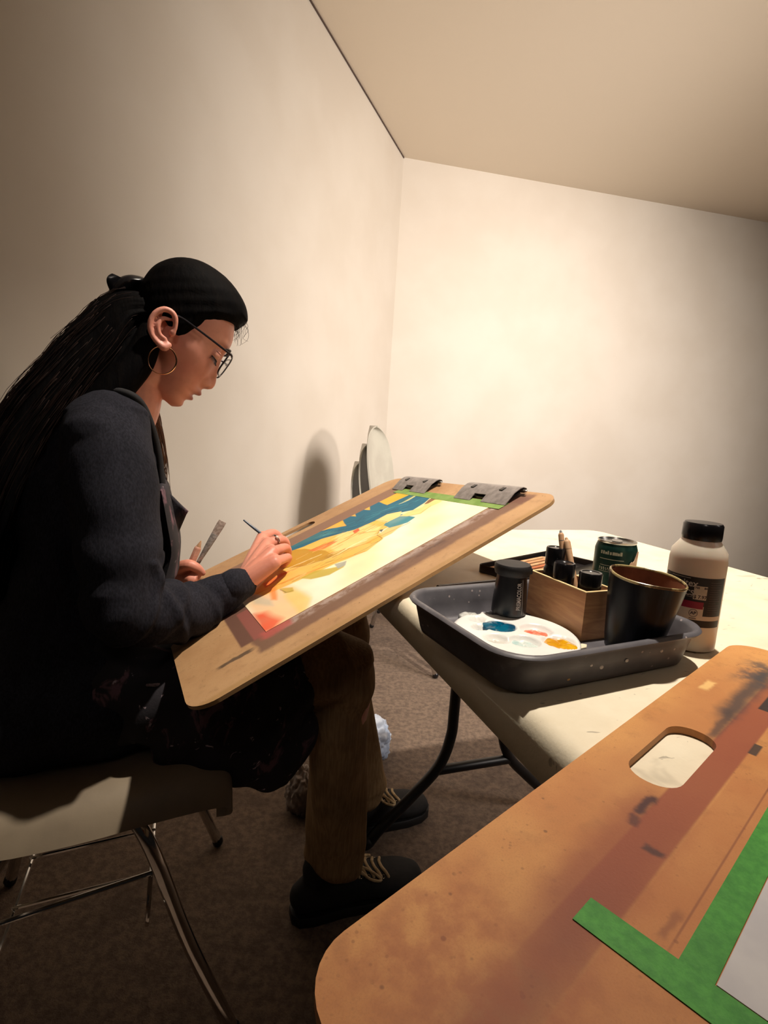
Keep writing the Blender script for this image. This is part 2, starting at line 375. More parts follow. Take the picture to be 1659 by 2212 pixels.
paint_bottle(bxp(.0165, .056), ZB, .0128, .026, .0125, .073, 'black-capped paint bottle in the middle of the wooden box', M_black)
paint_bottle(bxp(.0245, .021), ZB, .0130, .024, .0165, .070, 'white paint bottle with a black cap nearest the mug', M_wht)
M_lwood = mat('bare_wood', (214, 176, 140), .6, 0, (190, 146, 108), 60, stretch=(1, 1, .2))
M_grey = mat('grey_tip', (150, 150, 150), .7)
def stick(name, lab, a, b, r, tip, tm, grp=None):
    a, b = np.array(a), np.array(b); d = (b-a)/np.linalg.norm(b-a)
    t = thing(name, lab, 'stick', tuple(a), 0, grp)
    part('shaft', one(chain([a-a, b-a], [r*.9, r], 12)), M_lwood, t)
    part('tip', one(chain([b-a-d*r*2, b-a+d*tip], [r*1.02, r*.45], 12)), tm, t)
p0 = bxp(.031, .047)
e1 = aty(1212, 1156, p0[1]+.035); e2 = aty(1225, 1172, p0[1]+.028)
stick('blending_stump', 'grey-tipped wooden blending stump leaning in the wooden box', (p0[0]-.004, p0[1]+.006, ZB+.008), e1, .0036, .005, M_grey)
stick('wooden_stick', 'plain pale wooden stick leaning in the wooden box', (p0[0]+.007, p0[1]-.005, ZB+.008), e2, .0042, .005, M_lwood)
M_alum = mat('brushed_aluminium', (200, 200, 196), .28, 1.0, (180, 180, 176), 40)

# glazed mug, leaning a little
mb = np.array([.2725, .5470])
MM = Matrix.Translation((mb[0], mb[1], TF+.0005)) @ Matrix.Rotation(math.radians(4.5), 4, Vector((0.10, 1, 0)).normalized()) @ Matrix.Rotation(math.radians(3.0), 4, 'X')
MM.translation.z = TF+.0028
MM = MM @ Matrix.Diagonal((.84, .84, 1.20, 1))
g = NT('dark_glaze'); n1 = g.noise(28, 5, .65, g.scale((1, 1, .35)), .8)
col = g.mix(g.ss(n1, .45, .7), lin((14, 14, 20)), lin((30, 36, 46))); g.bump(n1, .1, .002); M_glz = g.out(col, .33, None, Specular_IOR_Level=.2)
M_glzin = mat('brown_glaze', (156, 96, 66), .5, 0, (120, 72, 48), 30)
g = NT('worn_rim'); n1 = g.noise(60, 4); M_rim = g.out(g.mix(g.ss(n1, .45, .6), lin((178, 160, 110)), lin((86, 62, 40))), .25)
t = thing('mug', 'dark glazed ceramic mug with brown inside standing in the tray', 'mug', M=MM)
part('mug_body', one(lathe([(.0005, 0), (.0285, 0), (.0305, .002), (.0335, .012), (.0375, .032), (.0425, .056), (.0448, .070)], 56, cap=False)), M_glz, t)
part('mug_inside', one(lathe([(.0425, .0695), (.0400, .055), (.035, .030), (.031, .012), (.026, .006), (.0005, .005)], 56, cap=False)), M_glzin, t)
th = np.arange(64)*2*PI/64
part('mug_rim', one(loft([np.stack([(.0437+.0014*math.cos(a))*np.cos(th), (.0437+.0014*math.cos(a))*np.sin(th), .0702+.0014*math.sin(a)+.0005*np.sin(3*th)], 1) for a in np.linspace(0, 2*PI, 9)], cap=False)), M_rim, t)
wat = part('paint_water', one(lathe([(.0005, .021), (.0325, .021), (.0325, .022), (.0005, .022)], 48)), mat('murky_water', (52, 28, 20), .2), t)

# soda can with a torn paper label
M_green = NT('green_print'); g = M_green; n1 = g.noise(18, 4); M_green = g.out(g.mix(g.ss(n1, .3, .7), lin((22, 62, 52)), lin((12, 40, 38))), .35, .4)
cp = atz(1316, 1302, TZ)
t = thing('soda_can', 'small dark green soda can with an opened tab behind the box', 'can', (cp[0], cp[1], TZ+.0005), math.atan2(-cp[1], -cp[0]))
hc = .093; rb = .0285
part('can_body', one(lathe([(.022, .002), (.0235, 0), (.0275, .006), (rb, .010), (rb, hc-.013), (.0275, hc-.009), (.0255, hc-.003)], 48)), M_green, t)
lid = part('can_lid', one(lathe([(.0255, hc-.003), (.0262, hc-.0015), (.0262, hc), (.0248, hc), (.0236, hc-.003), (.0005, hc-.0028)], 48)), M_alum, t)
part('pull_tab', one(loft([[(x*.011-.004, y*.007, z) for x, y in rrect(2, 2, .8, 5)] for z in (hc-.0024, hc-.0012)])), M_alum, lid)
part('opening', one(loft([[(.012+x*.0065, y*.008, z) for x, y in rrect(2, 2, .95, 6)] for z in (hc-.0027, hc-.0025)])), M_black, lid)
M_silver = mat('silver_lettering', (176, 176, 160), .4, .3)
def cantext(s, size, z, th, nm, sx=1.0): part(nm, one(wrap(text(s, size, .0001, bold=.00008, sx=sx), rb+.0001, th, z), smooth=False), M_silver, t)
for k, (z, hh, a0, a1) in enumerate(((.068, .0008, -.75, .42), (.059, .0006, -.7, .4), (.0505, .0005, -.75, .5))): part('print_line', one(patch(rb+.00005, a0, a1, z, z+hh, .0002)), M_silver, t)
cantext('80', .0085, .0555, .45, 'printed_number')
rs = random.Random(3)
for row, (z, sz, n) in enumerate(((.075, .0055, 9), (.0545, .0026, 10), (.0525, .0022, 9))):
    for i in range(n):
        a = -.72+i*1.05/n; w = sz*rs.uniform(.35, .6)
        part('print_mark', one(patch(rb+.00005, a, a+w/rb, z, z+sz*rs.uniform(.6, 1), .0002, 3)), M_silver, t)
M_torn = mat('torn_paper', (220, 196, 168), .7, 0, (196, 150, 126), 50)
a = np.linspace(.35, 1.15, 12); top = .060+.022*np.linspace(-.6, 1, 12)+.003*np.sin(a*19); bot = np.full(12, .012)
ring = [np.stack([(rb+r)*np.cos(a), (rb+r)*np.sin(a), z], 1) for r, z in ((.0002, bot), (.0012, bot), (.0012+.002*np.linspace(0, 1, 12), top), (.0006+.002*np.linspace(0, 1, 12), top))]
v = np.array(ring).reshape(-1, 3); f = [(i*12+j, i*12+j+1, ((i+1) % 4)*12+j+1, ((i+1) % 4)*12+j) for i in range(4) for j in range(11)]+[(0, 12, 24, 36), (11, 47, 35, 23)]
part('torn_label', one((v, f)), M_torn, t, label='torn pale paper strip')

# acrylic medium bottle
bp = atz(1480, 1391, TZ); BR = .0296
rzb = math.atan2(-bp[1], -bp[0])
t = thing('medium_bottle', 'white plastic acrylic medium bottle with black cap and label', 'bottle', (bp[0], bp[1], TZ+.0004), rzb)
M_milk = mat('milky_plastic', (226, 214, 196), .35, 0, (220, 206, 186), 12, Subsurface_Weight=.15)
part('bottle_body', one(lathe([(.0005, .001), (.027, .0005), (.0295, .002), (BR, .006), (BR, .103), (BR*.985, .106), (.0285, .113), (.0205, .1245), (.0195, .1265)], 56)), M_milk, t)
cap = part('cap', one(lathe([(.0195, .1262), (.0203, .1265), (.0207, .130), (.0205, .143), (.0190, .1455), (.0005, .1458)], 48)), M_cap, t)
M_lab = mat('label_black', (26, 24, 28), .5); M_red = mat('label_red', (160, 34, 62), .5); M_lw = mat('label_cream', (226, 208, 186), .5); M_prt = mat('label_print', (200, 192, 184), .5); M_dprt = mat('label_dark_print', (70, 58, 62), .5)
e = .00012
part('label', one(patch(BR+.00003, -1.25, 1.25, .0305, .087, e, 40)), M_lab, t, label='black product label')
part('label', one(patch(BR+.00016, -1.2, .42, .0385, .0545, e, 30)), M_lw, t, label='cream panel of the label')
part('label', one(patch(BR+.00016, .42, 1.2, .0385, .0435, e, 12)), M_lw, t, label='cream panel of the label')
part('label', one(patch(BR+.0003, -1.2, .40, .0515, .0595, e, 30)), M_red, t, label='red band of the label')
def btext(s, size, z, th, m, nm='lettering', sx=1.0, bold=.00015): part(nm, one(wrap(text(s, size, .00008, sx=sx, bold=bold), BR+.00045, th, z), smooth=False), m, t)
btext('Liquitex', .0105, .0792, -.40, M_prt, sx=.92)
part('print_line', one(patch(BR+.0002, -.86, -.14, .0848, .0853, e, 12)), M_prt, t); part('print_line', one(patch(BR+.0002, -.86, -.16, .0742, .0747, e, 12)), M_prt, t)
btext('BASICS', .0085, .0685, -.40, M_prt, sx=1.0)
part('print_line', one(patch(BR+.0002, -.2, .1, .0642, .0645, e, 8)), M_prt, t)
part('price_sticker', one(patch(BR+.0003, .02, .46, .0620, .0775, e, 12)), mat('sticker_paper', (206, 196, 178), .7, 0, (190, 180, 160), 90), t, label='white price sticker')
btext('$ 7.97', .0052, .0650, .25, M_dprt); btext('705', .0032, .0753, .12, M_dprt); btext('84', .0032, .0753, .40, M_dprt)
for i in range(15): part('print_line', one(patch(BR+.0002, .56, .56+.52*(1 if i % 5 else .7)*rs.uniform(.8, 1), .0455+i*.0026, .0455+i*.0026+.0009, e, 8)), M_dprt, t)
a = np.linspace(0, 2*PI, 29)
part('seal_ring', one(wrap(chain(np.stack([.0042*np.cos(a), .0042*np.sin(a), np.zeros(29)], 1), .00025, 5, 1, False), BR+.0004, .10, .0462)), M_dprt, t)
btext('AP', .0048, .0462, .10, M_dprt)
part('print_line', one(patch(BR+.0003, -.02, .22, .0397, .0404, e, 6)), M_dprt, t)
for i in range(3): part('print_line', one(patch(BR+.0003, -.55, -.40, .0425+i*.003, .0438+i*.003, e, 6)), M_dprt, t)

# pencil tin with pencils, a dark crayon bar behind the tray, a palette scraper
M_tin = mat('black_tin', (24, 22, 23), .35, 0, (32, 29, 29), 40)
tz_ = math.atan2(AZ(47)[1], AZ(47)[0]); tl = np.array([.165, .885])
t = thing('pencil_tin', 'open shallow black pencil tin lying behind the tray', 'tin', (tl[0], tl[1], TZ+.0005), tz_)
LX, LY = .225, -.105
o1 = rrect(LX, -LY, .008, 5, LX/2, LY/2); o2 = rrect(LX-.005, -LY-.005, .006, 5, LX/2, LY/2)
part('tin_tray', one(loft([[(x, y, 0) for x, y in o1], [(x, y, .0125) for x, y in o1], [(x, y, .0135) for x, y in rrect(LX-.002, -LY-.002, .007, 5, LX/2, LY/2)], [(x, y, .0125) for x, y in o2], [(x, y, .002) for x, y in o2]]), angle=50), M_tin, t)
M_pcl = [mat('cedar_pencil', (206, 160, 118), .5, 0, (186, 136, 94), 50), mat('tan_pencil', (196, 146, 104), .5), mat('orange_pencil', (190, 112, 72), .5)]
wx = np.array([math.cos(tz_), math.sin(tz_)]); wy = np.array([-math.sin(tz_), math.cos(tz_)])
for i, (yy, k) in enumerate(((-.016, 0), (-.028, 1), (-.041, 0), (-.054, 2), (-.067, 1))):
    q = tl+wx*.012+wy*yy
    t = thing('pencil', ['pale cedar pencil at the back of the black tin', 'second pencil from the back of the black tin', 'middle pencil of the five in the black tin', 'orange-brown pencil lying in the black tin', 'pencil nearest the wooden box in the black tin'][i], 'pencil', (q[0], q[1], TZ+.0025+.0042), tz_, 'pencils in the tin')
    part('barrel', one(chain([(0, 0, 0), (.165, 0, 0)], .0040, 6, rnd=False), angle=20), M_pcl[k], t)
    part('point', one(chain([(.165, 0, 0), (.183, 0, 0)], [.0039, .0008], 8, rnd=False)), M_lwood, t)
b0, b1 = atz(946, 1272, TZ+.004), atz(1074, 1259, TZ+.004)
d = (b1-b0)/np.linalg.norm(b1-b0); t = thing('graphite_bar', 'dark flat-sided bar lying along the back of the tray', 'bar', (b0[0], b0[1], TZ+.0003), math.atan2(d[1], d[0]))
part('bar_body', one(box(0, .16, -.0045, .0045, 0, .009, .002)), mat('dark_lacquer', (44, 30, 28), .35), t)
sc0 = atz(1258, 1400, TF+.003); sc0[:2] += TRN[:2]*.0; 
t = thing('palette_scraper', 'small cream plastic scraper lying beside the palette in the tray', 'scraper', (sc0[0]-.004, sc0[1]+.003, TF+.0006), math.radians(22))
part('blade', one(prism([(-.016, -.006), (.010, -.0025), (.016, .0035), (.012, .0075), (-.004, .004), (-.016, .002)], 0, .0022, .0005)), mat('cream_plastic', (226, 214, 186), .45), t)

# ================================================================== DRAWING BOARDS
def board_frame(P0, P1, P2):
    P0, P1, P2 = map(np.array, (P0, P1, P2)); ex = (P1-P0)/np.linalg.norm(P1-P0); ey = P2-P1; ey = ey-ex*(ey@ex); ey /= np.linalg.norm(ey); n = np.cross(ex, ey)
    M = Matrix.Identity(4)
    for i in range(3): M[i][0], M[i][1], M[i][2], M[i][3] = ex[i], ey[i], n[i], P0[i]
    return M, P0, ex, ey, n
# --- the painter's board: lap corner, near clip corner, far clip corner
BM, BP0, BEX, BEY, BN = board_frame((-.212, .578, .623), (.284, .844, .884), (.021, 1.366, .852))
BLN, BWD = .62, .585
def buv(x, y): P = onpl(x, y, BN, BP0)-BP0; return float(P@BEX), float(P@BEY)
def hp(x, y, h): return onpl(x, y, BN, BP0+BN*h)          # point on a pixel's ray, h above the board

def hardboard(name, c1, c2, stains):
    g = NT(name); X, Y, Z = g.xyz(); n1 = g.noise(8, 5, .6); n2 = g.noise(420, 3, .7); n3 = g.noise(60, 4, .6); nd = g.noise(35, 4, .6)
    col = g.mix(g.ss(n1, .3, .72), lin(c1), lin(c2))
    col = g.mix(g.mth('MULTIPLY', g.ss(n3, .5, .75), .35), col, tuple(x*.55 for x in lin(c2)))
    fl = g.vor(70); nf = g.noise(20, 2)
    col = g.mix(g.mth('MULTIPLY', g.mth('MULTIPLY', g.mth('SUBTRACT', 1.0, g.ss(fl, .06, .11)), g.ss(nf, .5, .6)), .7), col, tuple(x*.3 for x in lin(c2)))
    f2 = g.vor(190); f3 = g.noise(45, 3); col = g.mix(g.mth('MULTIPLY', g.mth('MULTIPLY', g.mth('SUBTRACT', 1.0, g.ss(f2, .10, .22)), g.ss(f3, .45, .62)), .45), col, tuple(x*.4 for x in lin(c2)))
    n5 = g.noise(900, 3, .7); col = g.mix(g.mth('MULTIPLY', g.ss(n5, .45, .7), .22), col, tuple(x*.5 for x in lin(c2)))
    j = g.mth('MULTIPLY', g.mth('SUBTRACT', nd, .5), .014)
    Xj, Yj = g.mth('ADD', X, j), g.mth('ADD', Y, j)
    for (u0, u1, v0, v1, su, sv, rgb, a, rag) in stains:
        m = g.rect(Xj if rag else X, Yj if rag and v1-v0 > .003 else Y, u0, u1, v0, v1, su, sv)
        if rag == 2: m = g.mth('MULTIPLY', m, g.ss(n3, .35, .6))
        col = g.mix(g.mth('MULTIPLY', m, a), col, lin(rgb))
    g.bump(n2, .2, .0006); return g.out(col, .6)
M_edge = mat('hardboard_edge', (120, 86, 58), .8, 0, (96, 66, 44), 120)
M_bd1 = hardboard('painter_hardboard', (186, 148, 106), (166, 126, 86), [
    (.105, .60, .052, .105, .004, .006, (104, 74, 62), .85, 1), (.15, .60, .085, .115, .02, .006, (186, 168, 158), .6, 2), (.30, .45, .07, .09, .03, .008, (78, 56, 50), .6, 2),
    (.092, .60, .44, .505, .003, .003, (128, 94, 76), .9, 0), (.088, .128, .10, .50, .002, .004, (98, 66, 56), .95, 0), (.108, .14, .10, .23, .002, .004, (142, 82, 72), .9, 0), (.118, .165, .085, .112, .006, .006, (176, 84, 76), .8, 1),
    (.575, .61, .05, .13, .004, .004, (112, 76, 62), .8, 1), (.05, .10, .072, .082, .006, .002, (70, 56, 46), .85, 1), (.0, .6, .0, .012, .002, .004, (150, 116, 66), .5, 0)])
t = thing('drawing_board', 'hardboard drawing board with two metal clips sloping from lap to table', 'board', M=BM)
slot = rrect(.118, .034, .016, 7, .312, .545)
part('panel', one(curve_mesh([rrect(BLN, BWD, .038, 8, BLN/2, BWD/2), slot], -.0055, 0), angle=30), M_bd1, t)
# clips
M_clip = mat('grey_clip_steel', (150, 142, 138), .5, .25, (128, 121, 117), 90, .15, 200)
for v0, v1 in ((.078, .232), (.345, .492)):
    def prof_sheet(v0, v1, pts, th=.0012):
        p = np.array(pts); tn = np.gradient(p, axis=0); nn = np.stack([-tn[:, 1], tn[:, 0]], 1); nn /= np.linalg.norm(nn, axis=1)[:, None]
        lo = p-nn*th; poly = np.vstack([p, lo[::-1]])
        return loft([[(u, v, z) for u, z in poly] for v in (v0, v1)])
    full = [(.562, .0018), (.572, .006), (.588, .0125), (.602, .0145), (.610, .0135), (.6155, .009), (.614, .0045), (.608, .003)]
    mid = [(.578, .0085), (.588, .0125), (.602, .0145), (.610, .0135), (.6155, .009), (.614, .0045), (.608, .003)]
    w = v1-v0; mb_ = MB()
    mb_.add(prof_sheet(v0, v0+w*.44, full)).add(prof_sheet(v0+w*.44, v0+w*.66, mid)).add(prof_sheet(v0+w*.66, v1, full))
    cl = part('clip', mb_.mesh(), M_clip, t, label='grey spring steel clip')
    part('hinge_pin', one(chain([(.607, v0-.006, .0075), (.607, v1+.006, .0075)], .0026, 10)), M_alum, cl)
    for q in (.25, .8): part('spring_slot', one(box(.590, .600, v0+w*q-.005, v0+w*q+.004, .0134, .0150)), M_black, cl)
    part('jaw', one(box(.575, .609, v0+.012, v1-.012, .0012, .0042)), M_black, cl)
# masking tape along the top of the paper
g = NT('green_tape'); n1 = g.noise(160, 4, .7); n2 = g.noise(18, 3); col = g.mix(g.ss(n1, .3, .7), lin((46, 128, 34)), lin((70, 152, 50))); col = g.mix(g.mth('MULTIPLY', g.ss(n2, .4, .7), .3), col, lin((24, 92, 24))); g.bump(n1, .4, .0006); M_tape = g.out(col, .6)
M_tape2 = mat('pale_green_tape', (124, 152, 78), .6, 0, (104, 136, 58), 30)
part('masking_tape', one(prism([(.548, .078), (.571, .078), (.571, .462), (.548, .462)], .0006, .0011)), M_tape2, t, label='green masking tape')

# --- the watercolour: a sheet with painted colour per vertex
PU0, PU1, PV0, PV1 = .128, .560, .106, .444
nu, nv = 400, 310
uu, vv_ = np.meshgrid(np.linspace(PU0, PU1, nu), np.linspace(PV0, PV1, nv), indexing='ij')
def zq(pts): return np.array([buv(480+x/2.2419, 1020+y/2.2419) for x, y in pts])      # enlarged-crop pixels to board
wob1 = .0010*np.sin(uu*91+vv_*47+2*np.sin(vv_*39))+.0006*np.sin(vv_*143-uu*67+3*np.sin(uu*31)); wob2 = .0010*np.cos(uu*73-vv_*81+2*np.sin(uu*43))
def inside(poly, soft=.0018):
    p = poly; X, Y = uu+wob1*.5, vv_+wob2*.5; ins = np.zeros(X.shape, bool); dist = np.full(X.shape, 9.0)
    for i in range(len(p)):
        a, b = p[i], p[(i+1) % len(p)]
        c_ = ((a[1] > Y) != (b[1] > Y)) & (X < (b[0]-a[0])*(Y-a[1])/(b[1]-a[1]+1e-12)+a[0]); ins ^= c_
        d = b-a; tt = np.clip(((X-a[0])*d[0]+(Y-a[1])*d[1])/(d@d+1e-12), 0, 1); dist = np.minimum(dist, np.hypot(X-a[0]-tt*d[0], Y-a[1]-tt*d[1]))
    return np.clip(.5+np.where(ins, dist, -dist)/(2*soft), 0, 1)
def stroke(pts, w):
    p = zq(pts); dist = np.full(uu.shape, 9.0)
    for a, b in zip(p[:-1], p[1:]):
        d = b-a; tt = np.clip(((uu-a[0])*d[0]+(vv_-a[1])*d[1])/(d@d+1e-12), 0, 1); dist = np.minimum(dist, np.hypot(uu+wob1*.2-a[0]-tt*d[0], vv_-a[1]-tt*d[1]))
    return np.clip(1.2-dist/w, 0, 1)
rng = np.random.RandomState(4)
def cloud(s, seed):
    r = np.random.RandomState(seed); k = np.zeros(uu.shape)
    for i in range(9): a = r.uniform(0, 2*PI); f = s*r.uniform(.5, 1.8); k += np.sin((uu*math.cos(a)+vv_*math.sin(a))*f+r.uniform(0, 6))
    return np.clip(.5+k/7, 0, 1)
img = np.ones(uu.shape+(3,))*np.array(lin((248, 242, 222)))
def lay(m, rgb, a=1.0):
    global img
    m = (m*a)[..., None]; img = img*(1-m)+np.array(lin(rgb))*m
c1, c2, c3 = cloud(40, 1), cloud(90, 2), cloud(140, 3)
lay(c1, (250, 226, 160), .55)
lay(np.clip((uu-.40)/.16, 0, 1)*np.clip((vv_-.1)/.2, 0, 1), (246, 214, 120), .4)
P = lambda pts, rgb, a=1.0, soft=.0012, tex=None: lay(inside(zq(pts), soft*.75)*(1 if tex is None else .86+.14*tex), rgb, a)
P([(105, 600), (300, 540), (420, 600), (400, 700), (250, 760), (180, 780)], (246, 204, 158), .8, .012, c2)
P([(150, 690), (210, 680), (290, 715), (250, 765), (185, 785)], (232, 96, 62), .9, .010, c2)
P([(120, 600), (160, 640), (250, 650), (240, 620), (170, 590)], (196, 196, 178), .6, .006)
P([(300, 600), (340, 560), (430, 610), (410, 670), (380, 690)], (236, 210, 120), .7, .006, c2)
P([(850, 76), (950, 84), (790, 190), (620, 275), (470, 330), (330, 400), (250, 420), (330, 320), (560, 215), (740, 120)], (236, 178, 38), 1.0, .0015, c2)
P([(300, 360), (480, 320), (640, 275), (760, 225), (810, 240), (800, 270), (760, 290), (780, 325), (700, 385), (560, 440), (330, 545), (200, 600), (150, 590), (230, 500), (230, 430)], (232, 190, 92), 1.0, .002, c2)
P([(560, 300), (680, 250), (770, 265), (740, 300), (660, 360), (560, 390), (520, 370)], (246, 218, 150), .9, .004, c2)
P([(830, 250), (900, 235), (820, 300), (720, 350), (700, 345), (760, 300)], (238, 186, 90), .8, .003, c2)
P([(270, 385), (400, 372), (500, 382), (546, 402), (480, 430), (380, 458), (270, 472), (245, 430)], (196, 152, 34), 1.0, .0016, c3)
P([(380, 515), (450, 480), (560, 460), (600, 430), (590, 460), (520, 500), (430, 520)], (200, 178, 70), .95, .002, c2)
P([(545, 447), (605, 430), (598, 452), (560, 470)], (176, 178, 168), .9, .001)
P([(1085, 92), (1000, 92), (930, 100), (800, 160), (735, 135), (712, 150), (716, 185), (632, 180), (650, 215), (568, 212), (600, 262), (520, 275), (420, 305), (290, 365), (310, 392), (400, 360), (480, 325), (640, 280), (735, 240), (790, 218), (850, 200), (925, 185), (980, 150), (1020, 115), (1070, 108)], (14, 112, 136), 1.0, .0014)
P([(420, 300), (520, 285), (560, 292), (440, 330), (330, 370), (310, 365)], (70, 130, 136), .7, .002)
P([(855, 158), (900, 125), (950, 100), (960, 105), (900, 140)], (246, 226, 150), .8, .001)
P([(940, 84), (985, 86), (870, 150), (845, 160)], (20, 110, 122), .9, .0012)
P([(840, 208), (870, 205), (935, 220), (900, 245), (810, 272), (782, 258), (800, 240)], (70, 146, 158), 1.0, .0012, c2)
P([(742, 235), (800, 205), (870, 190), (860, 215), (800, 245), (760, 240)], (244, 216, 150), 1.0, .0012)
P([(858, 215), (900, 195), (970, 170), (1005, 142), (1064, 125), (1062, 145), (1010, 168), (960, 205), (900, 215)], (246, 214, 146), 1.0, .0012)
P([(978, 158), (1000, 135), (1040, 118), (1068, 122), (1064, 134), (1030, 135), (1000, 152)], (140, 98, 62), .95, .001)
P([(195, 545), (290, 490), (330, 480), (300, 500), (215, 560)], (226, 96, 40), .8, .003, c2)
P([(420, 380), (520, 340), (560, 335), (500, 370), (450, 385)], (234, 124, 62), .8, .002)
P([(230, 560), (262, 555), (268, 620), (240, 620)], (238, 150, 76), .8, .004)
P([(280, 565), (340, 560), (346, 580), (300, 590)], (200, 176, 76), .8, .002)
P([(635, 285), (660, 272), (668, 282), (640, 300)], (216, 92, 56), .9, .001)
P([(756, 282), (780, 278), (770, 292)], (70, 86, 92), .9, .0008)
for pts in ([(240, 558), (400, 500), (560, 430), (690, 385)], [(170, 590), (330, 520), (540, 440)], [(560, 350), (660, 300), (760, 285)], [(520, 395), (640, 365), (720, 340)], [(600, 330), (640, 300), (690, 290)], [(700, 345), (800, 295), (910, 245)]): lay(stroke(pts, .0016), (216, 136, 40), .8)
for pts in ([(300, 345), (480, 300), (600, 285)], [(690, 248), (740, 235), (800, 240)], [(760, 288), (750, 305), (775, 322), (760, 335), (720, 350)], [(640, 400), (700, 370), (760, 335)], [(900, 215), (960, 200), (1010, 165)], [(500, 440), (560, 425), (580, 415)], [(280, 570), (310, 585), (345, 575)], [(270, 455), (330, 465), (400, 455), (480, 430)]): lay(stroke(pts, .0009), (92, 74, 50), .75)
for pts in ([(600, 375), (700, 320), (760, 300)], [(560, 400), (640, 350), (700, 330)], [(480, 400), (300, 475)], [(700, 290), (740, 270)]): lay(stroke(pts, .0022), (252, 236, 190), .7)
GOLD = inside(zq([(300, 360), (480, 320), (640, 275), (760, 225), (810, 240), (780, 325), (700, 385), (560, 440), (330, 545), (200, 600), (230, 430)]), .003)
for q in range(70):   # dry strokes along the folds of the robe
    t0, s0 = rng.uniform(0, 1), rng.uniform(-50, 50); a = np.array([240, 530])*(1-t0)+np.array([740, 265])*t0+np.array([.45*s0, .9*s0]); ln = rng.uniform(30, 90)
    lay(stroke([tuple(a), tuple(a+[ln*.5, -ln*.24]), tuple(a+[ln, -ln*.52])], rng.uniform(.0008, .0022))*GOLD, [(214, 150, 44), (250, 228, 170), (190, 130, 40), (240, 196, 90), (150, 104, 48)][q % 5], rng.uniform(.35, .75))
for q in range(60):   # brush streaks in the blue cloth
    t0 = rng.uniform(0, 1); a = np.array([420, 330])*(1-t0)+np.array([960, 130])*t0+rng.uniform(-14, 14, 2); lay(stroke([tuple(a), tuple(a+[rng.uniform(40, 110), -rng.uniform(15, 40)])], .0012)*inside(zq([(1085, 92), (800, 160), (632, 190), (568, 222), (290, 365), (400, 360), (640, 280), (850, 200), (1020, 115)]), .002), (84, 166, 176) if q % 2 else (6, 74, 98), .6)
img = np.clip(img, 0, 1)**1.18*(.97+.06*(c3-.5)+.05*(c2-.5))[..., None]
zz = .00075+0*uu
top = np.stack([uu, vv_, zz], -1).reshape(-1, 3); bot = np.stack([uu, vv_, zz-.0006], -1).reshape(-1, 3); N = nu*nv
f = []
for i in range(nu-1):
    for j in range(nv-1):
        a = i*nv+j; f.append((a, a+nv, a+nv+1, a+1))
f.append(tuple(N+i for i in (0, nv-1, N-1, N-nv)))
edge = [i*nv for i in range(nu)]; me = bpy.data.meshes.new('sheet')
me.from_pydata(np.vstack([top, bot]).tolist(), [], f); me.update()
setcol(me, np.vstack([np.clip(img, 0, 1).reshape(-1, 3)]*2))
g = NT('watercolour'); at = g.node('ShaderNodeAttribute'); at.attribute_name = 'Col'; g.bump(g.noise(900, 3), .15, .0004); M_wc = g.out(at.outputs['Color'], .55)
t = thing('watercolor_painting', 'bright watercolour of a figure in teal and ochre on the sloping board', 'painting', M=BM)
part('painted_sheet', me, M_wc, t)

# --- the board in the foreground, flat on the table
FU = np.array([.731, .682, 0]); FV = np.array([-.682, .731, 0])     # along its long side; across, away from the maker
FL, FW = .618, .52
F0 = FU*.105+FV*.153                                            # far-left corner = near end of the handle side
FMX = Matrix.Identity(4)
for i in range(3): FMX[i][0], FMX[i][1], FMX[i][2] = FU[i], FV[i], (0, 0, 1)[i]
FMX.translation = (F0[0], F0[1], TZ+.0065)
q = lambda u, v: (u-.105, -(v+.153))       # measured (u,v) to board coordinates; board lies at local y < 0
def fr(u0, u1, v0, v1): (a, d), (b, c) = q(u0, v0), q(u1, v1); return a, b, c, d
st = []
for (u0, u1, v0, v1, su, sv, rgb, a, rag) in [
    (.30, .62, -.140, -.098, .05, .012, (176, 116, 66), .5, 1),
    (.20, .64, -.099, -.0765, .05, .0012, (138, 66, 40), .8, 0), (.21, .35, -.112, -.0765, .03, .010, (134, 62, 36), .7, 1),
    (.33, .56, -.0985, -.0765, .03, .0008, (142, 68, 42), .5, 0), (.12, .235, -.10, -.0765, .04, .012, (120, 56, 36), .7, 1),
    (.50, .66, -.112, -.0975, .02, .006, (46, 44, 48), .85, 1), (.60, .675, -.125, -.098, .015, .008, (56, 56, 60), .75, 2),
    (.455, .52, -.106, -.0985, .012, .003, (60, 46, 44), .8, 1),
    (.545, .572, -.138, -.130, .004, .002, (222, 180, 112), .9, 1),
    (.318, .345, -.1035, -.0985, .003, .002, (60, 22, 26), .95, 1), (.292, .298, -.089, -.0775, .002, .0015, (58, 26, 26), .85, 1), (.308, .316, -.104, -.0975, .002, .002, (70, 26, 28), .8, 1),
    (.243, .266, -.062, -.058, .004, .0014, (96, 56, 36), .7, 1), (.24, .44, -.0565, -.0555, .02, .0004, (98, 56, 34), .8, 1),
    (.545, .60, -.0905, -.078, .0008, .0008, (32, 24, 24), .95, 0), (.455, .475, -.077, -.0715, .0008, .0008, (36, 28, 28), .9, 0),
    (.105, .42, -.0755, .2, .02, .0012, (168, 96, 52), .45, 0), (.12, .2, -.152, -.06, .03, .02, (150, 76, 40), .5, 2)]:
    a0, b0, c0, d0 = fr(u0, u1, v0, v1); st.append((a0, b0, c0, d0, su, sv, rgb, a, rag))
M_bd2 = hardboard('foreground_hardboard', (204, 148, 84), (182, 118, 62), st)
t = thing('drawing_board', 'stained orange hardboard drawing board lying flat in the foreground', 'board', M=FMX)
a0, b0, c0, d0 = fr(.357, .457, -.1285, -.094)
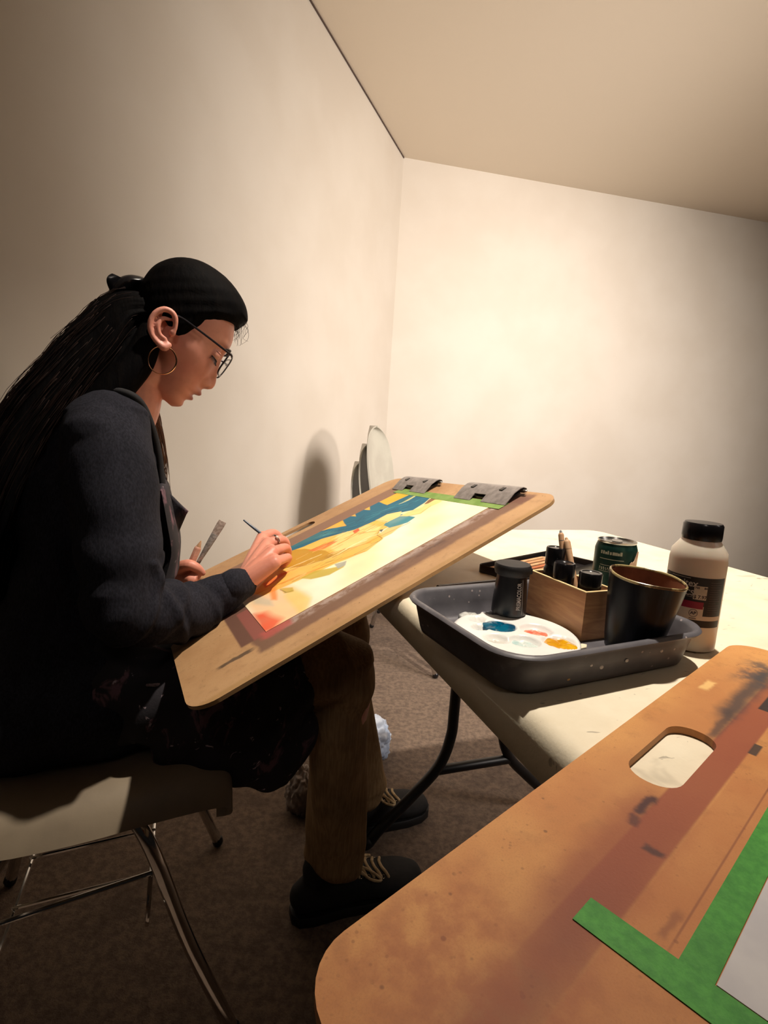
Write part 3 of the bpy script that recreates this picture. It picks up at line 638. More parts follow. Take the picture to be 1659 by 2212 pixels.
part('panel', one(curve_mesh([rrect(FL, FW, .03, 8, FL/2, -FW/2), rrect(b0-a0, d0-c0, .0165, 7, (a0+b0)/2, (c0+d0)/2)], -.0058, 0), angle=30), M_bd2, t)
def strip(u0, u1, v0, v1, z0, z1, jag=0.0):
    a, b, c, d = fr(u0, u1, v0, v1); o = [(a, c), (b, c), (b, d), (a, d)]
    return prism(o, z0, z1)
tp = part('masking_tape', one(strip(.2205, .2385, -.091, .16, .0002, .0006)), M_tape, t, label='green masking tape across the board')
part('masking_tape', one(strip(.2205, .60, -.0515, -.0375, .0002, .0005)), M_tape, t, label='green masking tape along the paper')
t = thing('paper_sheet', 'plain pale sheet of paper taped to the foreground board', 'paper', M=FMX)
part('sheet', one(strip(.239, .60, -.0370, .16, .0001, .0007)), mat('drawing_paper', (196, 194, 196), .8, 0, (186, 184, 188), 30), t)

# ================================================================== PLASTIC SHELL CHAIRS
def sheet(G, th):
    G = np.asarray(G, float); du = np.gradient(G, axis=0); dv = np.gradient(G, axis=1); n = np.cross(du, dv); n /= np.linalg.norm(n, axis=2)[..., None]+1e-12
    a, b = G.shape[:2]; T, B = G+n*th/2, G-n*th/2; v = np.vstack([T.reshape(-1, 3), B.reshape(-1, 3)]); N = a*b; f = []
    for i in range(a-1):
        for j in range(b-1):
            k = i*b+j; f.append((k, k+1, k+b+1, k+b)); f.append((N+k, N+k+b, N+k+b+1, N+k+1))
    for i in range(a-1):
        for j in (0, b-1): k = i*b+j; f.append((k, k+b, N+k+b, N+k))
    for j in range(b-1):
        for i in (0, a-1): k = i*b+j; f.append((k, k+1, N+k+1, N+k))
    return v, f
def make_chair(name, label, group, shell, metal):
    t = thing(name, label, 'chair', group=group)
    path = catmull([(.190, .400, .150), (.205, .415, .170), (.203, .436, .182), (.17, .446, .192), (.10, .446, .200), (0, .438, .204), (-.09, .434, .202), (-.145, .441, .196), (-.180, .470, .186), (-.198, .53, .182), (-.212, .61, .186), (-.226, .69, .180), (-.238, .76, .150), (-.246, .80, .105), (-.250, .822, .05), (-.251, .83, .006)], 4)
    W_ = np.linspace(-1, 1, 25); G = []
    for y, z, hw in path:
        back = np.clip((z-.44)/.12, 0, 1) if y < -.05 else 0
        e = np.abs(W_)
        G.append(np.stack([W_*hw*(1-.02*e**8), y+back*.030*e**2, z-(1-back)*(.052*e**7-.004*(1-e**2)*0)], 1))
    part('shell', one(sheet(G, .006), angle=60), shell, t)
    for s in (-1, 1):
        P = [(s*.205, .215, .012), (s*.203, .150, .185), (s*.198, .10, .345), (s*.182, .075, .392), (s*.15, .05, .402), (s*.14, 0, .404), (s*.15, -.05, .400), (s*.185, -.085, .380), (s*.205, -.12, .30), (s*.212, -.19, .012)]
        lg = part('leg_frame', one(chain(P, .0105, 12, 5)), metal, t, label='chrome tube legs')
        for a in (P[0], P[-1]): part('foot_cap', one(chain([(a[0], a[1], .0135), (a[0], a[1], .012)], .0125, 10)), M_black, lg)
    for y in (.05, -.05): part('crossbar', one(chain([(-.15, y, .401), (.15, y, .401)], .0085, 10)), metal, t)
    wr = [[(.195, .100, .315), (.195, -.10, .285)], [(-.195, .100, .315), (-.195, -.10, .285)], [(.195, .095, .31), (.18, .09, .23), (-.18, .09, .23), (-.195, .095, .31)], [(.195, -.1, .285), (.18, -.1, .22), (-.18, -.1, .22), (-.195, -.1, .285)]]
    for w in wr: part('rack_wire', one(chain(w, .0032, 8, 6)), metal, t)
    for x in (-.1, 0, .1): part('rack_wire', one(chain([(x, .09, .231), (x, -.1, .221)], .0028, 6)), metal, t)
    return t
g = NT('shell_plastic'); n1 = g.noise(9, 4); g.bump(g.noise(260, 3), .12, .0006); M_shell = g.out(g.mix(g.ss(n1, .3, .7), lin((138, 124, 104)), lin((120, 107, 90))), .42)
M_chrome = mat('chrome', (210, 208, 204), .12, 1.0, (200, 198, 196), 30)
HC = aty(400, 700, .92); LAT = np.array([HC[0], HC[1], 0]); LAT /= np.linalg.norm(LAT); FW_ = np.array([LAT[1], -LAT[0], 0])
def T(f, l, z): return np.array([HC[0], HC[1], 0])+FW_*f+LAT*l+np.array([0, 0, z])
def sag(x, y, l=0.0): return onpl(x, y, LAT, HC+LAT*l)
ch = make_chair('shell_chair', 'beige plastic shell chair with chrome legs under the seated painter', 'plastic shell chairs', M_shell, M_chrome)
cc = T(-.135, -.045, 0); ch.location = cc; ch.rotation_euler = (0, 0, math.atan2(-FW_[0], FW_[1]))
M_shell2 = mat('grey_shell_plastic', (176, 172, 158), .35, 0, (166, 161, 148), 9)
first = make_chair('shell_chair', '', 'plastic shell chairs', M_shell2, M_chrome)
fd = AZ(106); topx = aty(800, 917, 2.34)
for k, lab in enumerate(('lowest shell chair of the stack by the wall corner', 'middle shell chair of the stack by the wall corner', 'topmost pale grey shell chair of the stack by the wall corner')):
    o = first if k == 0 else copy_tree(first)
    o['label'] = lab
    b = np.array([topx[0], topx[1], 0])+fd*(.251-(2-k)*.030)
    o.location = (b[0], b[1], .0+k*.080); o.rotation_euler = (0, 0, math.atan2(-fd[0], fd[1]))

# ================================================================== CRUMPLED BAGS ON THE FLOOR
def crumple(name, lab, cat, loc, size, m, seed):
    bm = bmesh.new(); bmesh.ops.create_icosphere(bm, subdivisions=5, radius=1.0)
    for v in bm.verts:
        p = v.co.copy(); s = 1+.30*mnoise.noise(p*1.7+Vector((seed, 0, 0)))+.26*abs(mnoise.noise(p*3.3+Vector((0, seed, 0))))-.16*abs(mnoise.noise(p*6+Vector((seed, 2, 0))))-.05*abs(mnoise.noise(p*13))
        v.co = Vector((p.x*s*size[0], p.y*s*size[1], max(p.z*s, -.82)*size[2]))
    zmin = min(v.co.z for v in bm.verts)
    for v in bm.verts: v.co.z -= zmin
    me = bpy.data.meshes.new(name); bm.to_mesh(me); bm.free()
    me.shade_smooth(); o = part(name, me, m); o.location = loc; return tag(o, lab, cat)
M_bag = mat('white_film', (205, 212, 226), .35, 0, (170, 184, 208), 14)
M_bag2 = mat('grey_film', (150, 138, 132), .5, 0, (120, 108, 104), 14)
p = atz(832, 1655, 0); crumple('plastic_bag', 'crumpled white plastic bag on the floor behind the trouser leg', 'bag', (p[0]-.05, p[1]+.05, .0005), (.062, .06, .062), M_bag, 3.1)
p = atz(657, 1772, 0); crumple('paper_bag', 'dull grey crumpled bag on the dark floor left of the legs', 'bag', (-.158, 1.232, .0005), (.042, .04, .062), M_bag2, 8.7)

# ================================================================== THE PAINTER
person = thing('person', 'painter in a dark sweater and apron leaning over the board with a brush', 'person', tuple(T(-.10, 0, 0)))
SK = lambda name, me, m, par=None, label=None: part(name, me, m, par or person, label, world=True)
# head frame: t up along the face (mm from chin), b forward (mm from the back of the hair), l to the painter's left (m)
def HD(t, b, l=0.0):
    tp, npx = t/.8-427, b/.8+634
    return sag(.643*tp+.766*npx, -.766*tp+.643*npx)+LAT*l
def ipol(x, xs, ys):
    # smooth interpolation through control values
    xs, ys = np.array(xs, float), np.array(ys, float); P = catmull(np.stack([xs, ys], 1), 8); return np.interp(x, P[:, 0], P[:, 1])
TT = [-6, 4, 19, 35, 50, 70, 90, 115, 135, 150, 170, 190, 203]
BF = [172, 180, 183.5, 187, 189, 189.5, 188, 185.5, 186, 181, 166, 140, 112]
BB = [128, 112, 98, 86, 74, 54, 34, 16, 10, 9, 18, 40, 72]
WW = [14, 27, 38, 49, 56, 62, 66, 69.5, 71, 70, 62, 44, 20]
def head_half(t): return ipol(t, TT, BF), ipol(t, TT, BB), ipol(t, TT, WW)
def head_loft():
    rings = []; n = 140; ph = np.arange(n)*2*PI/n
    for t in np.linspace(-5.5, 203, 114):
        bf, bb, w = head_half(t); mid, hb = (bf+bb)/2, (bf-bb)/2
        cs, sn = np.cos(ph), np.sin(ph); ex = 2/2.35
        b = mid+hb*np.sign(cs)*np.abs(cs)**ex; l = w*np.sign(sn)*np.abs(sn)**ex
        l = l*(1-.10*np.clip(cs, 0, 1)**2*np.clip(1-abs(t-60)/60, 0, 1))
        fr_ = np.clip(cs, 0, 1)**.5*(cs > 0)
        G = lambda a, s: np.exp(-(a/s)**2)
        # nose
        na = np.interp(t, [48, 52, 57, 62, 70, 80, 90, 100, 112, 124], [0, 5, 15, 20.5, 21, 16, 11, 7, 3.5, 0]); ns = np.interp(t, [50, 62, 75, 100, 120], [13, 12.5, 9.5, 7.5, 9])
        add = na*G(l, ns)
        add = add+np.interp(t, [52, 58, 63, 70, 76], [0, 5, 6, 4, 0])*(G(l-14, 5)+G(l+14, 5))      # wings
        add = add+13.0*G(t-41, 6.6)*G(l, 18)+10.5*G(t-26, 6.2)*G(l, 17)-5.5*G(t-33.5, 2.6)*G(l, 22)-2.0*G(t-19.5, 4)*G(l, 18)+6.0*G(t-6, 9)*G(l, 16)   # lips and chin
        add = add+3.0*G(t-47, 5)*G(l, 10)
        for s in (-1, 1):
            add = add-11*G(t-108, 13)*G(l-s*32, 16)          # socket
            add = add+3.0*G(t-128, 8)*G(l-s*28, 22)+3.0*G(t-78, 20)*G(l-s*42, 18)            # brow, cheekbone
        b = b+add*fr_
        l2 = l+np.where(np.abs(cs) < .8, np.sign(l)*(2.0*G(t-84, 18)*G(b-135, 24)-2.0*G(t-52, 16)*G(b-140, 22)), 0)
        base = HD(t, 100); db = HD(t, 101)-base
        rings.append(base+np.outer(b-100, db)+np.outer(l2*.001, LAT))
    return loft(rings)
vf = [head_loft()]+[ball(HD(107, 168.5, s*.0325), .0128, 24) for s in (-1, 1)]
# neck and a simple body under the clothes
neck = [T(-.115, 0, .93), T(-.085, 0, .985), sag(290, 812), sag(338, 775), sag(380, 735)]
vf.append(chain(neck, [(.06, .06), (.050, .048), (.048, .046), (.048, .047), (.045, .045)], 24, 5, ref=LAT))
RSH, REL, RWR = aty(232, 935, .775), aty(272, 1310, .715), hp(530, 1256, .034)
RF1, RF2 = aty(392, 1322, .795), aty(446, 1301, .835)
LSH, LEL, LWR = T(-.115, .150, .925), T(-.10, .215, .69), aty(372, 1240, 1.075)
RHIP, RKN, RAN = T(-.17, -.095, .520), T(.262, -.120, .548), T(.292, -.070, .09)
LHIP, LKN, LAN = T(-.17, .095, .520), T(.318, .085, .545), T(.400, .128, .09)
spine = [T(-.20, 0, .50), T(-.185, 0, .58), T(-.155, 0, .70), T(-.135, 0, .83), T(-.118, 0, .92), T(-.10, 0, .97)]
def torso(k): return chain(spine, [(.150+k, .105+k), (.135+k, .092+k), (.130+k, .096+k), (.142+k, .098+k), (.125+k, .075+k), (.06+k*.6, .05+k*.6)], 28, 5, ref=LAT)
vf.append(torso(-.012))
vf += [chain([RSH+LAT*.03-np.array([0, 0, .03]), (RSH+REL)/2, REL, RF1, RF2, RWR], [.040, .040, .034, .031, .027, .0190], 18, 4), chain([LSH, (LSH+LEL)/2, LEL, (LEL+LWR)/2, LWR], [.045, .042, .036, .033, .0235], 18, 4)]
for h, k_, a in ((RHIP, RKN, RAN), (LHIP, LKN, LAN)): vf.append(chain([h, (h+k_)/2, k_, k_*.6+a*.4, a], [.068, .060, .048, .044, .03], 18, 4))
# right hand
def fing(pts, r): return chain(pts, r, 12, 4)
mcp = [hp(568, 1160, .053), hp(579, 1174, .054), hp(588, 1193, .051), hp(592, 1216, .044)]
pip = [hp(591, 1152, .047), hp(609, 1166, .046), hp(617, 1183, .040), hp(622, 1204, .031)]
dip = [hp(606, 1164, .030), hp(619, 1179, .028), hp(621, 1197, .021), hp(615, 1217, .016)]
tipp = [hp(612, 1184, .018), hp(612, 1194, .015), hp(606, 1206, .011), hp(600, 1221, .010)]
rr = [(.0108, .0092, .0080, .0066), (.0108, .0090, .0080, .0066), (.0102, .0083, .0074, .0062), (.0092, .0076, .0068, .0056)]
for i in range(4):
    vf.append(fing([mcp[i], pip[i], dip[i], tipp[i]], rr[i]))
    a = RWR*.8+mcp[i]*.2
    vf.append(chain([RWR, a, (RWR+mcp[i])/2, mcp[i]], [.0175, .0170, .0155, .0125], 14, 3))
for i in range(3): vf.append(chain([(mcp[i]+mcp[i+1])/2-BN*.004, (RWR*.4+(mcp[i]+mcp[i+1])/2*.6)-BN*.003], [.011, .015], 12, 2))
vf.append(fing([RWR+BEY*.012-BN*.004, hp(552, 1212, .020)+BEY*.01, hp(576, 1190, .018)+BEY*.012, hp(600, 1180, .019)+BEY*.004], [.015, .0145, .0115, .0085]))
# left hand, closed round two brushes at the far edge of the board
def LP(x, y, dy=0.0): return aty(x, y, 1.075+dy)
lm = [LP(395, 1221, .015), LP(398, 1230, .0), LP(400, 1241, -.012), LP(398, 1251, -.022)]
vf += [chain([LWR, LP(383, 1236)], [.022, .021], 14, 2)]
for i, (p, q_, r_) in enumerate(zip(lm, [LP(419, 1222, .005), LP(423, 1232, -.012), LP(422, 1243, -.025), LP(416, 1252, -.034)], [LP(428, 1236, .02), LP(426, 1243, .012), LP(420, 1250, .0), LP(412, 1257, -.012)])):
    vf.append(chain([LWR, (LWR+p)/2, p], [.018, .015, .0115], 12, 3)); vf.append(fing([p, q_, r_, (r_+LP(408, 1245, .02))/2], [.0108, .0100, .0088, .0075]))
vf.append(fing([LP(386, 1228, -.02), LP(406, 1220, -.03), LP(424, 1226, -.028), LP(437, 1237, -.02)], [.013, .0115, .0098, .0072]))
# ear (right, towards the camera)
EL = -.0715
def EP(x, y, o=0.0): return sag(x, y, EL+o)
ear = [(374, 722), (379, 702), (378, 684), (368, 672), (353, 668), (337, 675), (326, 691), (324, 710), (331, 728), (343, 742), (354, 750), (364, 746)]
vf.append(chain([EP(x, y, -.005-.006*math.sin(i/11*PI)) for i, (x, y) in enumerate(ear)], [.0036, .0038, .0042, .0044, .0044, .0044, .0042, .004, .004, .0046, .0062, .005], 12, 4))
vf.append(chain([EP(366, 690, -.004), EP(350, 688, -.007), EP(341, 704, -.009), EP(344, 722, -.008), EP(358, 733, -.006)], [.003, .0036, .0042, .004, .0032], 10, 4))
vf.append(ball(EP(372, 718, -.005), (.005, .0045, .0065), 12)); vf.append(ball(EP(356, 744, -.004), (.008, .005, .008), 12))
o_ = np.array([EP(x, y, 0) for x, y in ear]); c_ = o_.mean(0)
vf.append(loft([c_+(o_-c_)*.9+LAT*.022, c_+(o_-c_)*.95-LAT*.0015+0*o_, c_+(o_-c_)*.6+LAT*.002]))
body = remesh(vf, .0020, 1, .5)
co = coords(body)
def near(p, r): return np.exp(-(np.linalg.norm(co-np.asarray(p), axis=1)/r)**2)
base = np.array(lin((228, 160, 140))); colv = np.tile(base, (len(co), 1))
def tint(m, rgb, a): 
    global colv
    m = (m*a)[:, None]; colv = colv*(1-m)+np.array(lin(rgb))*m
hdm = near(HD(85, 120), .14)
for s in (-1, 1): tint(near(HD(66, 160, s*.040), .028), (206, 112, 96), .6)
for t_ in (41, 28): tint(sum(near(HD(t_, 196 if t_ > 35 else 191, x), .0062) for x in (-.018, -.009, 0, .009, .018)).clip(0, 1), (150, 68, 62), .75)
tint(sum(near(HD(34.2, 190, x), .0026) for x in np.linspace(-.022, .022, 12)).clip(0, 1), (88, 40, 38), .8)
for s in (-1, 1): tint(near(HD(56, 200, s*.009), .0042), (84, 40, 34), .8)
tint(near(EP(352, 712, -.002), .03), (196, 120, 100), .6)
for p in mcp+[RWR]+lm: tint(near(p, .05), (198, 124, 100), .55)
for p in mcp+pip+dip: tint(near(p, .012), (188, 100, 84), .5)
setcol(body, colv)
g = NT('skin'); at = g.node('ShaderNodeAttribute'); at.attribute_name = 'Col'; n1 = g.noise(60, 4); n2 = g.noise(700, 3)
g.bump(n2, .12, .0005); M_skin = g.out(g.mix(g.mth('MULTIPLY', g.ss(n1, .4, .7), .12), at.outputs['Color'], lin((150, 80, 62))), .48, None, Subsurface_Weight=.12)
g.b.inputs['Subsurface Radius'].default_value = (.008, .003, .0015); g.b.inputs['Subsurface Scale'].default_value = .5
bod = SK('body', body, M_skin)
M_hair = None
g = NT('dark_hair'); vec = g.scale((1, 1, 1)); n1 = g.noise(90, 4, .6, g.scale((1, 1, .25))); M_hair = g.out(g.mix(g.ss(n1, .35, .7), lin((4, 3, 4)), lin((10, 7, 6))), .75, None, Specular_IOR_Level=.06); g.bump(n1, .5, .003)
M_strand = mat('hair_strand', (28, 19, 17), .7, 0, (40, 27, 22), 30, Specular_IOR_Level=.1)
M_dark = mat('dark_lash', (28, 18, 16), .6)
for s in (-1, 1):
    lid = lambda ph, el, r=.0134: HD(107, 168.5, s*.0325)+r*(math.cos(el)*(math.cos(ph)*(HD(0, 1)-HD(0, 0))/np.linalg.norm(HD(0, 1)-HD(0, 0))+math.sin(ph)*s*LAT)+math.sin(el)*(HD(1, 0)-HD(0, 0))/np.linalg.norm(HD(1, 0)-HD(0, 0)))
    eo = SK('eyelash', one(chain([lid(p_, -.42-.10*math.cos(p_)) for p_ in np.linspace(-.9, 1.5, 13)], [.0005, .0008]+[.0011]*9+[.0009, .0005], 8)), M_dark, bod)
    lm_ = MB()
    for p_ in np.linspace(-.7, 1.4, 20):
        lm_.add(chain([lid(p_, -.45), lid(p_*1.05, -.62, .0165), lid(p_*1.1, -.66, .0205)], [.0005, .0004, .0002], 5, 2, False))
    tag(SK('lashes', lm_.mesh(), M_dark, eo), kind='stuff')
    SK('eyelid_crease', one(chain([lid(p_, .38+.1*math.cos(p_), .0127) for p_ in np.linspace(-.8, 1.4, 11)], [.0003]+[.0007]*9+[.0003], 6)), mat('lid_crease', (120, 66, 56), .6), bod)
    SK('eyebrow', one(chain([HD(124+4.0*math.cos(x*1.2)-1.5*x, 187.5-5.5*max(x, -.4)**2-1.2*x, s*(.030+.018*x)) for x in np.linspace(-1, 1, 9)], [.0012, .0021, .0025, .0026, .0026, .0024, .002, .0016, .0008], 8)), M_dark, bod)

# hair: a cap cut at the hairline, a gathered tail down the back, loose strands
TH = [38, 55, 75, 95, 115, 135, 155, 172, 190, 205, 215, 221.5]
BFULL = [150, 178, 192, 196, 196, 195, 190, 184, 178, 162, 138, 112]
BCUT = [62, 64, 66, 118, 124, 128, 146, 172, 178, 162, 138, 112]
BBH = [52, 36, 20, 6, -2, -6, -6, 0, 12, 30, 52, 84]
WH = [52, 62, 69, 73.5, 76.5, 78, 77.5, 75, 68, 55, 40, 18]
rings = []
for t_ in np.linspace(38, 221.5, 90):
    bfull, bcut, bb, w = ipol(t_, TH, BFULL), np.interp(t_, TH, BCUT), ipol(t_, TH, BBH), ipol(t_, TH, WH)
    if 75 <= t_ < 95: bcut = 66+(118-66)*np.clip((t_-78)/9, 0, 1)
    mid, hb = (bfull+bb)/2, (bfull-bb)/2; bs = bb+(min(bcut, bfull-.2)-bb)*(1-np.cos(np.linspace(0, PI, 40)))/2
    hw = w*np.clip(1-np.abs((bs-mid)/hb)**2.3, 0, 1)**(1/2.3)
    edge = np.clip((bcut-bs)/16, 0, 1)**.6 if bcut < bfull-4 else 1.0
    hw = np.maximum(hw-(1-edge)*9, .3)
    hw = hw*(1+.006*np.sin(bs*.55+t_*.12)+.006*np.sin(bs*.21-t_*.25))
    if t_ < 95: hw = hw-np.clip((bs-46)/20, 0, 1)*np.clip((95-t_)/15, 0, 1)*9
    L_ = [HD(t_, b_, -h_*.001) for b_, h_ in zip(bs, hw)]; R_ = [HD(t_, b_, h_*.001) for b_, h_ in zip(bs[::-1], hw[::-1])]
    rings.append(L_+R_)
hair = SK('hair', one(loft(rings), angle=180), M_hair)
tailp = [(322, 680), (278, 690), (232, 742), (168, 822), (98, 920), (40, 1030), (4, 1140), (-16, 1250), (-28, 1350)]
tailr = [(.046, .034), (.050, .042), (.056, .048), (.066, .052), (.076, .056), (.082, .056), (.078, .050), (.060, .040), (.022, .014)]
tp_ = [sag(x, y, -.01-.004*i) for i, (x, y) in enumerate(tailp)]
TPR = catmull(np.hstack([np.array(tp_), np.array(tailr)]), 8); tl_ = []; th = np.arange(72)*2*PI/72
for i, row in enumerate(TPR):
    tan = TPR[min(i+1, len(TPR)-1), :3]-TPR[max(i-1, 0), :3]; tan /= np.linalg.norm(tan); Bv = np.cross(tan, LAT); Bv /= np.linalg.norm(Bv)
    gr = 1+.05*np.sin(th*11+i*.05)+.035*np.sin(th*23+i*.11)+.05*np.sin(th*4+i*.2)
    tl_.append(row[:3]+np.outer(np.cos(th)*gr*row[3], LAT)+np.outer(np.sin(th)*gr*row[4], Bv))
SK('hair_tail', one(loft(tl_), angle=180), M_hair, hair)
nape = [sag(330, 745, -.046), sag(318, 790, -.05), sag(285, 842, -.055), sag(235, 900, -.062), sag(190, 980, -.07)]
mb = MB()
for l in (-.055, -.03, 0, .03, .055):
    mb.add(chain([sag(326, 715, l*.9), sag(300, 775, l), sag(262, 822, l*1.1), sag(210, 880, l*1.2), sag(150, 960, l*1.25), sag(110, 1060, l*1.2)], [.018, .024, .026, .026, .022, .008], 12, 5))
SK('hair_nape', mb.mesh(angle=180), M_hair, hair)
rs = random.Random(11); mb = MB()
for k in range(330):
    th0 = rs.uniform(0, 2*PI); i0 = rs.randint(4, 30); i1 = min(len(TPR)-1, i0+rs.randint(16, 34)); P = []
    out = rs.uniform(.96, 1.10); dr = rs.uniform(-.25, .25); fly = rs.uniform(0, .018) if rs.random() < .25 else rs.uniform(0, .004)
    for i in range(i0, i1, 2):
        row = TPR[i]; tan = TPR[min(i+1, len(TPR)-1), :3]-TPR[i-1, :3]; tan /= np.linalg.norm(tan); Bv = np.cross(tan, LAT); Bv /= np.linalg.norm(Bv)
        a = th0+dr*(i-i0)/20; s = (i-i0)/(i1-i0)
        P.append(row[:3]+(math.cos(a)*row[3]*LAT+math.sin(a)*row[4]*Bv)*(out+.03*math.sin(i*.7+k))+(math.cos(a)*LAT+math.sin(a)*Bv)*fly*s*s)
    if len(P) > 3: mb.add(chain(P, np.linspace(.0005, .00025, len(P)), 4, 1, False))
# wisps at the forehead, and loose hair falling in front of the shoulder
for k in range(26):
    x0, y0 = 508+rs.uniform(-6, 18), 664+rs.uniform(0, 38); l = rs.uniform(-.035, .03)
    mb.add(chain([sag(x0, y0, l), sag(x0+rs.uniform(4, 12), y0+14, l), sag(x0+rs.uniform(-2, 12), y0+rs.uniform(22, 34), l), sag(x0+rs.uniform(-8, 12), y0+rs.uniform(34, 58), l)], [.0003, .0003, .00025, .00015], 4, 4, False))
tag(SK('hair_strands', mb.mesh(angle=180), M_strand, hair), kind='stuff')
mb = MB()
for k in range(60):
    x0 = 322+rs.uniform(-10, 10); l = rs.uniform(.01, .07)
    mb.add(chain([sag(x0, 850, l), sag(x0+12+rs.uniform(-6, 8), 915, l), sag(x0+24+rs.uniform(-10, 9), 985, l), sag(x0+30+rs.uniform(-12, 9), 1030+rs.uniform(-20, 40), l)], [.0007, .0007, .0006, .0003], 4, 5, False))
tag(SK('hair_strands', mb.mesh(angle=180), mat('brown_hair', (128, 90, 66), .6, 0, (100, 68, 50), 30), hair), kind='stuff')
# claw clip
cl = SK('hair_clip', one(chain([sag(304, 612, 0), sag(286, 614, 0), sag(268, 622, 0), sag(250, 642, 0), sag(240, 660, 0)], [(.024, .010), (.030, .013), (.030, .014), (.026, .012), (.018, .007)], 16, 4, ref=LAT)), M_cap)
for s in (-1, 1):
    G = []
    for u in np.linspace(0, 1, 12):
        a = np.array(sag(284-u*30, 612+u*24, s*.010)); tip = np.array(sag(226+u*10, 584+u*50, s*(.026-.006*u)))
        w = .72+.28*math.sin(u*PI)
        G.append([a+(tip-a)*v_*w+LAT*s*.006*math.sin(v_*PI) for v_ in np.linspace(0, 1, 8)])
    SK('clip_wing', one(sheet(G, .0028), angle=60), M_cap, cl)
SK('spring', one(chain([sag(268, 611, -.006), sag(268, 611, .006)], .0038, 10)), M_alum, cl)

# glasses, hoop earring, ring
M_frame = mat('dark_acetate', (26, 22, 26), .3)
gl = bpy.data.objects.new('glasses', None); C.objects.link(gl); gl.parent = person
bpy.context.view_layer.update()
GP = lambda name, me, m, label=None: part(name, me, m, gl, label, world=True)
def lens_pt(a, s, k=1.0):
    x, y = math.cos(a), math.sin(a); sx = np.sign(x)*abs(x)**.62; sy = np.sign(y)*abs(y)**.62
    return HD(104.5+19.5*sy*k, 196.5-4.5*s*sx-1.5*sy, s*.0335+.0255*sx*k)
g = NT('lens_glass'); M_lens = g.out((1, 1, 1), .02, None, Transmission_Weight=1.0, IOR=1.05)
ang_ = np.linspace(0, 2*PI, 41)
for s in (-1, 1):
    GP('lens_rim', one(chain([lens_pt(a, s) for a in ang_], .0014, 8, 1, False)), M_frame)
    GP('lens', one(loft([[lens_pt(a, s, .97)+(HD(0, 1)-HD(0, 0))*dz for a in ang_[:-1]] for dz in (-.5, .5)])), M_lens, 'clear lens')
    GP('temple', one(chain([HD(118, 197, s*.060), HD(119, 192, s*.0675), HD(117, 160, s*.0735), HD(114, 120, s*.0785), HD(111, 92, s*.0785), HD(103, 74, s*.076)], [.0016, .0018, .0017, .0016, .0016, .0014], 8, 4)), M_frame)
GP('bridge', one(chain([HD(110, 197.5, -.0085), HD(113, 200, 0), HD(110, 197.5, .0085)], .0014, 8, 5)), M_frame)
M_gold = mat('rose_gold', (226, 170, 130), .2, 1.0, (216, 158, 118), 30)
ec = sag(351, 778, EL-.008); a = np.linspace(0, 2*PI, 49)
eu, ev = (sag(352, 778, EL-.008)-ec), (sag(351, 779, EL-.008)-ec)
SK('hoop_earring', one(chain([ec+eu*30.5*math.cos(x)+ev*30.5*math.sin(x)+LAT*.004*math.cos(x) for x in a], [.0007+.0006*max(0, math.cos(x)) for x in a], 8, 1, False)), M_gold)
rc = mcp[1]*.45+pip[1]*.55; rd = (pip[1]-mcp[1])/np.linalg.norm(pip[1]-mcp[1]); ra = np.cross(rd, BN); ra /= np.linalg.norm(ra); rb_ = np.cross(ra, rd)
rg = SK('ring', one(chain([rc+.0118*(ra*math.cos(x)+rb_*math.sin(x)) for x in np.linspace(0, 2*PI, 33)], .0016, 8, 1, False)), mat('silver', (214, 206, 200), .2, 1.0), None, 'silver ring')
vdir = (CO-rc)/np.linalg.norm(CO-rc); sdir = vdir-rd*(vdir@rd); sdir /= np.linalg.norm(sdir); sdir = sdir*.7+BN*.5; sdir /= np.linalg.norm(sdir)
SK('ring_stone', one(ball(rc+sdir*.013, .0034, 10)), mat('pale_stone', (220, 200, 190), .15), rg)

# sweater
def wrinkle(me, fn):
    v, n = coords(me), normals(me); setco(me, v+n*fn(v)[:, None])
RCU = hp(517, 1263, .034)
sw = [torso(.010), chain([T(-.215, 0, .495), T(-.195, 0, .60)], [(.178, .125), (.155, .110)], 24, 3, ref=LAT), chain([RHIP-FW_*.10, RHIP+FW_*.07], [.094, .094], 20, 3), chain([LHIP-FW_*.10, LHIP+FW_*.07], [.094, .094], 20, 3)]
sw.append(chain([T(-.10, -.05, .955), RSH+LAT*.035+np.array([0, 0, .006]), RSH+LAT*.006-np.array([0, 0, .028]), RSH*.6+REL*.4, REL*.85+RSH*.15, REL, RF1, RF2, RCU], [.050, .056, .063, .060, .054, .052, .0455, .0395, .0275], 24, 5))
sw.append(chain([LSH-LAT*.05, LSH, LSH*.5+LEL*.5, LEL, LEL*.5+LWR*.5, LWR*.93+LEL*.07], [.06, .064, .058, .05, .042, .03], 24, 5))
sw.append(chain([T(-.118, -.12, .935), T(-.105, -.05, .968), T(-.105, .05, .968), T(-.118, .12, .93)], [.048, .046, .046, .048], 18, 3))
sme = remesh(sw, .0042, 3)
RUA = (REL-RSH)/np.linalg.norm(REL-RSH); RFA = (RCU-REL)/np.linalg.norm(RCU-REL)
